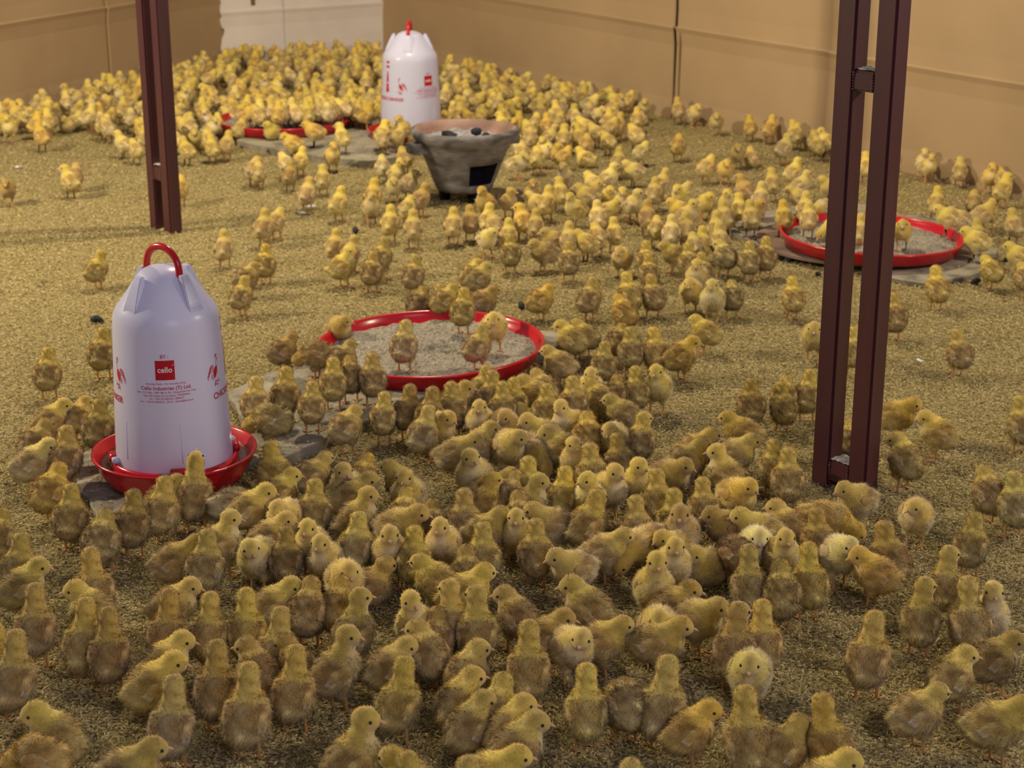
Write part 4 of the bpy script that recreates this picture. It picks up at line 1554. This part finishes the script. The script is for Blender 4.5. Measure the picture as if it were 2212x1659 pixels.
SPECIAL = {(418, 996): 'buff chick stretching its beak straight up against the near drinker',
           (1629, 1164): 'fluffy whitish chick in the crowd left of the right post',
           (1836, 1178): 'whitish chick with a white head tuft in front of the right post',
           (877, 703): 'pale cream chick standing alone in the centre of the middle feeder tray',
           (1066, 688): 'yellow chick facing the viewer inside the middle tray at its right',
           (1044, 710): 'buff chick seen from behind inside the middle tray, right of centre',
           (745, 693): 'buff chick perched on the left rim of the middle feeder tray',
           (1823, 1056): 'buff chick facing left with pale breast, touching the right post foot',
           (1978, 1094): 'buff chick facing the viewer standing alone right of the right post',
           (1889, 1339): 'buff chick standing apart in the right foreground, seen from behind',
           (104, 762): 'lone buff chick seen from behind, left of the near drinker jar',
           (223, 719): 'buff chick half hidden behind the left side of the near drinker',
           (218, 549): 'lone yellow chick on open litter between left post and near drinker',
           (2067, 722): 'lone buff chick seen from behind, right of the right post',
           (63, 1551): 'yellow chick facing left at the bottom left corner',
           (790, 1551): 'buff chick looking right, cut by the bottom edge left of centre',
           (2143, 1278): 'pale cream chick facing the viewer near the right edge',
           (1619, 1432): 'pale cream chick facing the viewer in the right foreground',
           (375, 1478): 'pale cream chick seen from behind with thin legs, lower left foreground'}
by_anchor = {}
for i in NEAR:
    c = CH[i]
    k = min(range(len(ANCHORS)), key=lambda q: (c['px'] - ANCHORS[q][0]) ** 2 + (c['py'] - ANCHORS[q][1]) ** 2)
    by_anchor.setdefault(k, []).append(((c['px'] - ANCHORS[k][0]) ** 2 + (c['py'] - ANCHORS[k][1]) ** 2, i))
for k, lst in by_anchor.items():
    for n, (_d, i) in enumerate(sorted(lst)):
        c = CH[i]
        sp = SPECIAL.get((int(c['px']), int(c['py'])))
        c['label'] = sp or f"{STANCE[c['key'][0]]}{SHADE[c['tone']]} chick {facing(c['head'])}, {ORD[n]}nearest to {ANCHORS[k][2]}"
print('largest label zone', max(len(v) for v in by_anchor.values()))
# nearest first, so that their names follow the order in which they stand
for i in order:
    if i not in NEAR: continue
    c = CH[i]
    o = place_chick(c['key'], (c['x'], c['y'], c['z']), c['rz'], c['s'], tone_colour(c['tone'], R_), R_.uniform(-0.005, 0.005) if POSES[c['key']].legs else 0)
    tag(o, c['label'], 'chick', 'chicks in the pen')

# ------------------------------------------------------------------ the crowd farther back, one mass of real chicks
FAR = {}
WLV, WLT, WLN, WLC = wing_arrays(0, 9, 0.45)
def tri_of(me):
    me.calc_loop_triangles()
    V = np.array([v.co for v in me.vertices]) * 100
    T = np.array([t.vertices for t in me.loop_triangles])
    return V, T
def small_leg():
    bm = bmesh.new()
    tube(bm, [(0, 0, 2.4), (0.1, 0, 0.15)], [0.2, 0.17], 4, False)
    for a in (-38, 0, 38):
        tube(bm, [(0.1, 0, 0.18), (0.1 + 1.3 * math.cos(math.radians(a)), 1.3 * math.sin(math.radians(a)), 0.06)], [0.14, 0.05], 3, False)
    for v in bm.verts: v.co *= 0.01
    return mesh_from_bm(bm, 'small_leg')
def small_eye():
    bm = bmesh.new()
    bmesh.ops.create_icosphere(bm, subdivisions=1, radius=0.0022)
    return mesh_from_bm(bm, 'small_eye')
LV, LT = tri_of(small_leg()); BV, BT = tri_of(BEAK_ME); EV, ET = tri_of(small_eye())
for i, (k, ps) in enumerate(POSES.items()):
    V, T, N, Cc = body_arrays(ps, 0.6, 300, 0.19, 300 + i)
    parts = [(V, T, N, Cc)]
    for sg in (1, -1):
        m = np.array(wing_matrix(ps, sg))
        wv = (WLV * (mir if sg < 0 else 1)) @ m[:3, :3].T + m[:3, 3] * 100
        wn = (WLN * (mir if sg < 0 else 1)) @ m[:3, :3].T
        parts.append((wv, WLT[:, ::-1] if sg < 0 else WLT, wn, WLC))
        if ps.legs:
            v = LV + np.array([0.05, sg * 0.95, 0])
            parts.append((v, LT, np.tile([0, -1.0, 0.2], (len(v), 1)), np.tile([0.58, 0.25, 0.09], (len(v), 1))))
        v = EV @ ps.RH.T + ps.head + ps.RH @ np.array([0.64, sg * 0.815, 0.10])
        parts.append((v, ET, np.tile([0, -1.0, 0.2], (len(v), 1)), np.tile([0.01, 0.01, 0.01], (len(v), 1))))
    v = BV @ ps.RH.T + ps.head + ps.RH @ np.array([1.17, 0, -0.18])
    parts.append((v, BT, np.tile([0, 0, 1.0], (len(v), 1)), np.tile([0.60, 0.36, 0.22], (len(v), 1))))
    b = 0; a1, a2, a3, a4, dn = [], [], [], [], []
    for q, (v, t, n, c) in enumerate(parts):
        a1.append(v); a2.append(t + b); a3.append(n); a4.append(c); b += len(v)
        dn.append(np.full(len(v), len(c) > 0 and not np.allclose(c[0], [0.58, 0.25, 0.09]) and not np.allclose(c[0], [0.01, 0.01, 0.01]) and not np.allclose(c[0], [0.60, 0.36, 0.22])))
    FAR[k] = (np.concatenate(a1), np.concatenate(a2), np.concatenate(a3), np.concatenate(a4), np.concatenate(dn))
VV, TT, NN, CC = [], [], [], []
base = 0
for i, c in enumerate(CH):
    if i in NEAR: continue
    V, T, N, Cl, dn = FAR[c['key']]
    R = rot_z(c['rz'])
    VV.append((V * 0.01 * c['s']) @ R.T + np.array([c['x'], c['y'], c['z']]))
    NN.append(N @ R.T); TT.append(T + base); base += len(V)
    CC.append(np.where(dn[:, None], np.clip(Cl * np.array(tone_colour(c['tone'], R_)), 0, 0.9), Cl))
me = mesh_from_arrays('chick_crowd', np.concatenate(VV), np.concatenate(TT), np.concatenate(CC), np.concatenate(NN))
me.materials.append(M_DOWN_FAR)
tag(link('chick_crowd', me), 'dense crowd of small yellow chicks covering the back of the pen', 'chicks', kind='stuff')
print('crowd tris', len(me.polygons), 'of', len(CH) - 300)

# ------------------------------------------------------------------ rice husks covering the floor
def husks(n, ylo, yhi, lmin, lmax, seed, spread, thin=False):
    r = np.random.default_rng(seed)
    y = ylo + (yhi - ylo) * (1 - np.sqrt(1 - r.random(n)) if thin else r.random(n))
    half = (y + 0.25) * (IMG_W / 2 / F_PX) * 1.10 + spread
    x = (2 * r.random(n) - 1) * half
    z = 0.0005 + 0.0045 * r.random(n)
    yaw = r.random(n) * 2 * np.pi; tilt = r.normal(0, 0.28, n); roll = r.normal(0, 0.7, n)
    L = lmin + (lmax - lmin) * r.random(n); W = L * (0.24 + 0.14 * r.random(n))
    d = np.stack([np.cos(yaw) * np.cos(tilt), np.sin(yaw) * np.cos(tilt), np.sin(tilt)], 1)
    s = np.stack([-np.sin(yaw) * np.cos(roll), np.cos(yaw) * np.cos(roll), np.sin(roll)], 1)
    up = np.cross(d, s)
    P = np.stack([x, y, z], 1)
    a = P - d * L[:, None] / 2; b = P + d * L[:, None] / 2
    m1 = P + s * W[:, None] / 2; m2 = P - s * W[:, None] / 2
    rg = P + up * (W * 0.3)[:, None]
    V = np.stack([a, m1, b, m2, rg], 1).reshape(-1, 3)
    i = np.arange(n) * 5
    T = np.concatenate([np.stack([i, i + 4, i + 1], 1), np.stack([i + 1, i + 4, i + 2], 1), np.stack([i + 2, i + 4, i + 3], 1), np.stack([i + 3, i + 4, i], 1)])
    t = r.random(n)
    pal = np.array([[0.59, 0.475, 0.225], [0.455, 0.36, 0.155], [0.30, 0.228, 0.09], [0.55, 0.455, 0.26], [0.13, 0.095, 0.04]])
    cl = pal[r.choice(5, n, p=[0.28, 0.32, 0.2, 0.13, 0.07])] * (0.8 + 0.4 * r.random(n))[:, None]
    keep = np.ones(n, bool)
    for A, B in ((LEFT_A, LEFT_B), (BACK_A, BACK_B), (RIGHT_A, RIGHT_B)):
        _d, nn = wall_frame(A, B)
        keep &= (x - A.x) * nn.x + (y - A.y) * nn.y > 0.022
    V = V[np.repeat(keep, 5)]
    V[:, 2] = np.maximum(V[:, 2], 0.0002)
    i = np.arange(keep.sum()) * 5
    T = np.concatenate([np.stack([i, i + 4, i + 1], 1), np.stack([i + 1, i + 4, i + 2], 1), np.stack([i + 2, i + 4, i + 3], 1), np.stack([i + 3, i + 4, i], 1)])
    return V, T, np.repeat(cl[keep], 5, 0)
v1, t1, c1 = husks(240000, 1.35, 3.15, 0.0046, 0.0074, 21, 0.0)
v2, t2, c2 = husks(95000, 3.15, 4.4, 0.0055, 0.0085, 22, 0.0)
v4, t4, c4 = husks(62000, 4.4, 6.3, 0.006, 0.009, 24, 0.0, True)
# some have been kicked up onto the slabs
v3, t3, c3 = husks(42000, 1.9, 5.4, 0.0055, 0.009, 23, 0.0)
cx = v3.reshape(-1, 5, 3)[:, 4, :2]
top = np.zeros(len(cx))
for poly, th in SOLIDS:
    ins = np.zeros(len(cx), bool)
    for (xa, ya), (xb, yb) in zip(poly, poly[1:] + poly[:1]):
        if ya != yb: ins ^= ((ya > cx[:, 1]) != (yb > cx[:, 1])) & (cx[:, 0] < (xb - xa) * (cx[:, 1] - ya) / (yb - ya) + xa)
    top = np.where(ins, np.maximum(top, th), top)
ok = (top > 0) & (rng.random(len(top)) < 0.30 + 0.5 * value_noise(cx[:, 0] + 9, cx[:, 1] + 9, 14, 3))
for rx, ry, rr_, th in ROUNDS: ok &= np.hypot(cx[:, 0] - rx, cx[:, 1] - ry) > 0.195
for ox, oy in ((DR_NEAR.x, DR_NEAR.y),): ok &= np.hypot(cx[:, 0] - ox, cx[:, 1] - oy) > 0.10
k5 = np.repeat(ok, 5)
v3 = v3[k5]; v3[:, 2] += np.repeat(top[ok], 5); c3 = c3[k5]
i5 = np.arange(ok.sum()) * 5
t3 = np.concatenate([np.stack([i5, i5 + 4, i5 + 1], 1), np.stack([i5 + 1, i5 + 4, i5 + 2], 1), np.stack([i5 + 2, i5 + 4, i5 + 3], 1), np.stack([i5 + 3, i5 + 4, i5], 1)])
me = mesh_from_arrays('rice_husk_litter', np.concatenate([v1, v2, v3, v4]), np.concatenate([t1, t2 + len(v1), t3 + len(v1) + len(v2), t4 + len(v1) + len(v2) + len(v3)]), np.concatenate([c1, c2, c3, c4]), None, False)
me.materials.append(M_HUSK)
tag(link('rice_husk_litter', me), 'loose golden rice husks scattered all over the pen floor', 'litter', kind='stuff')
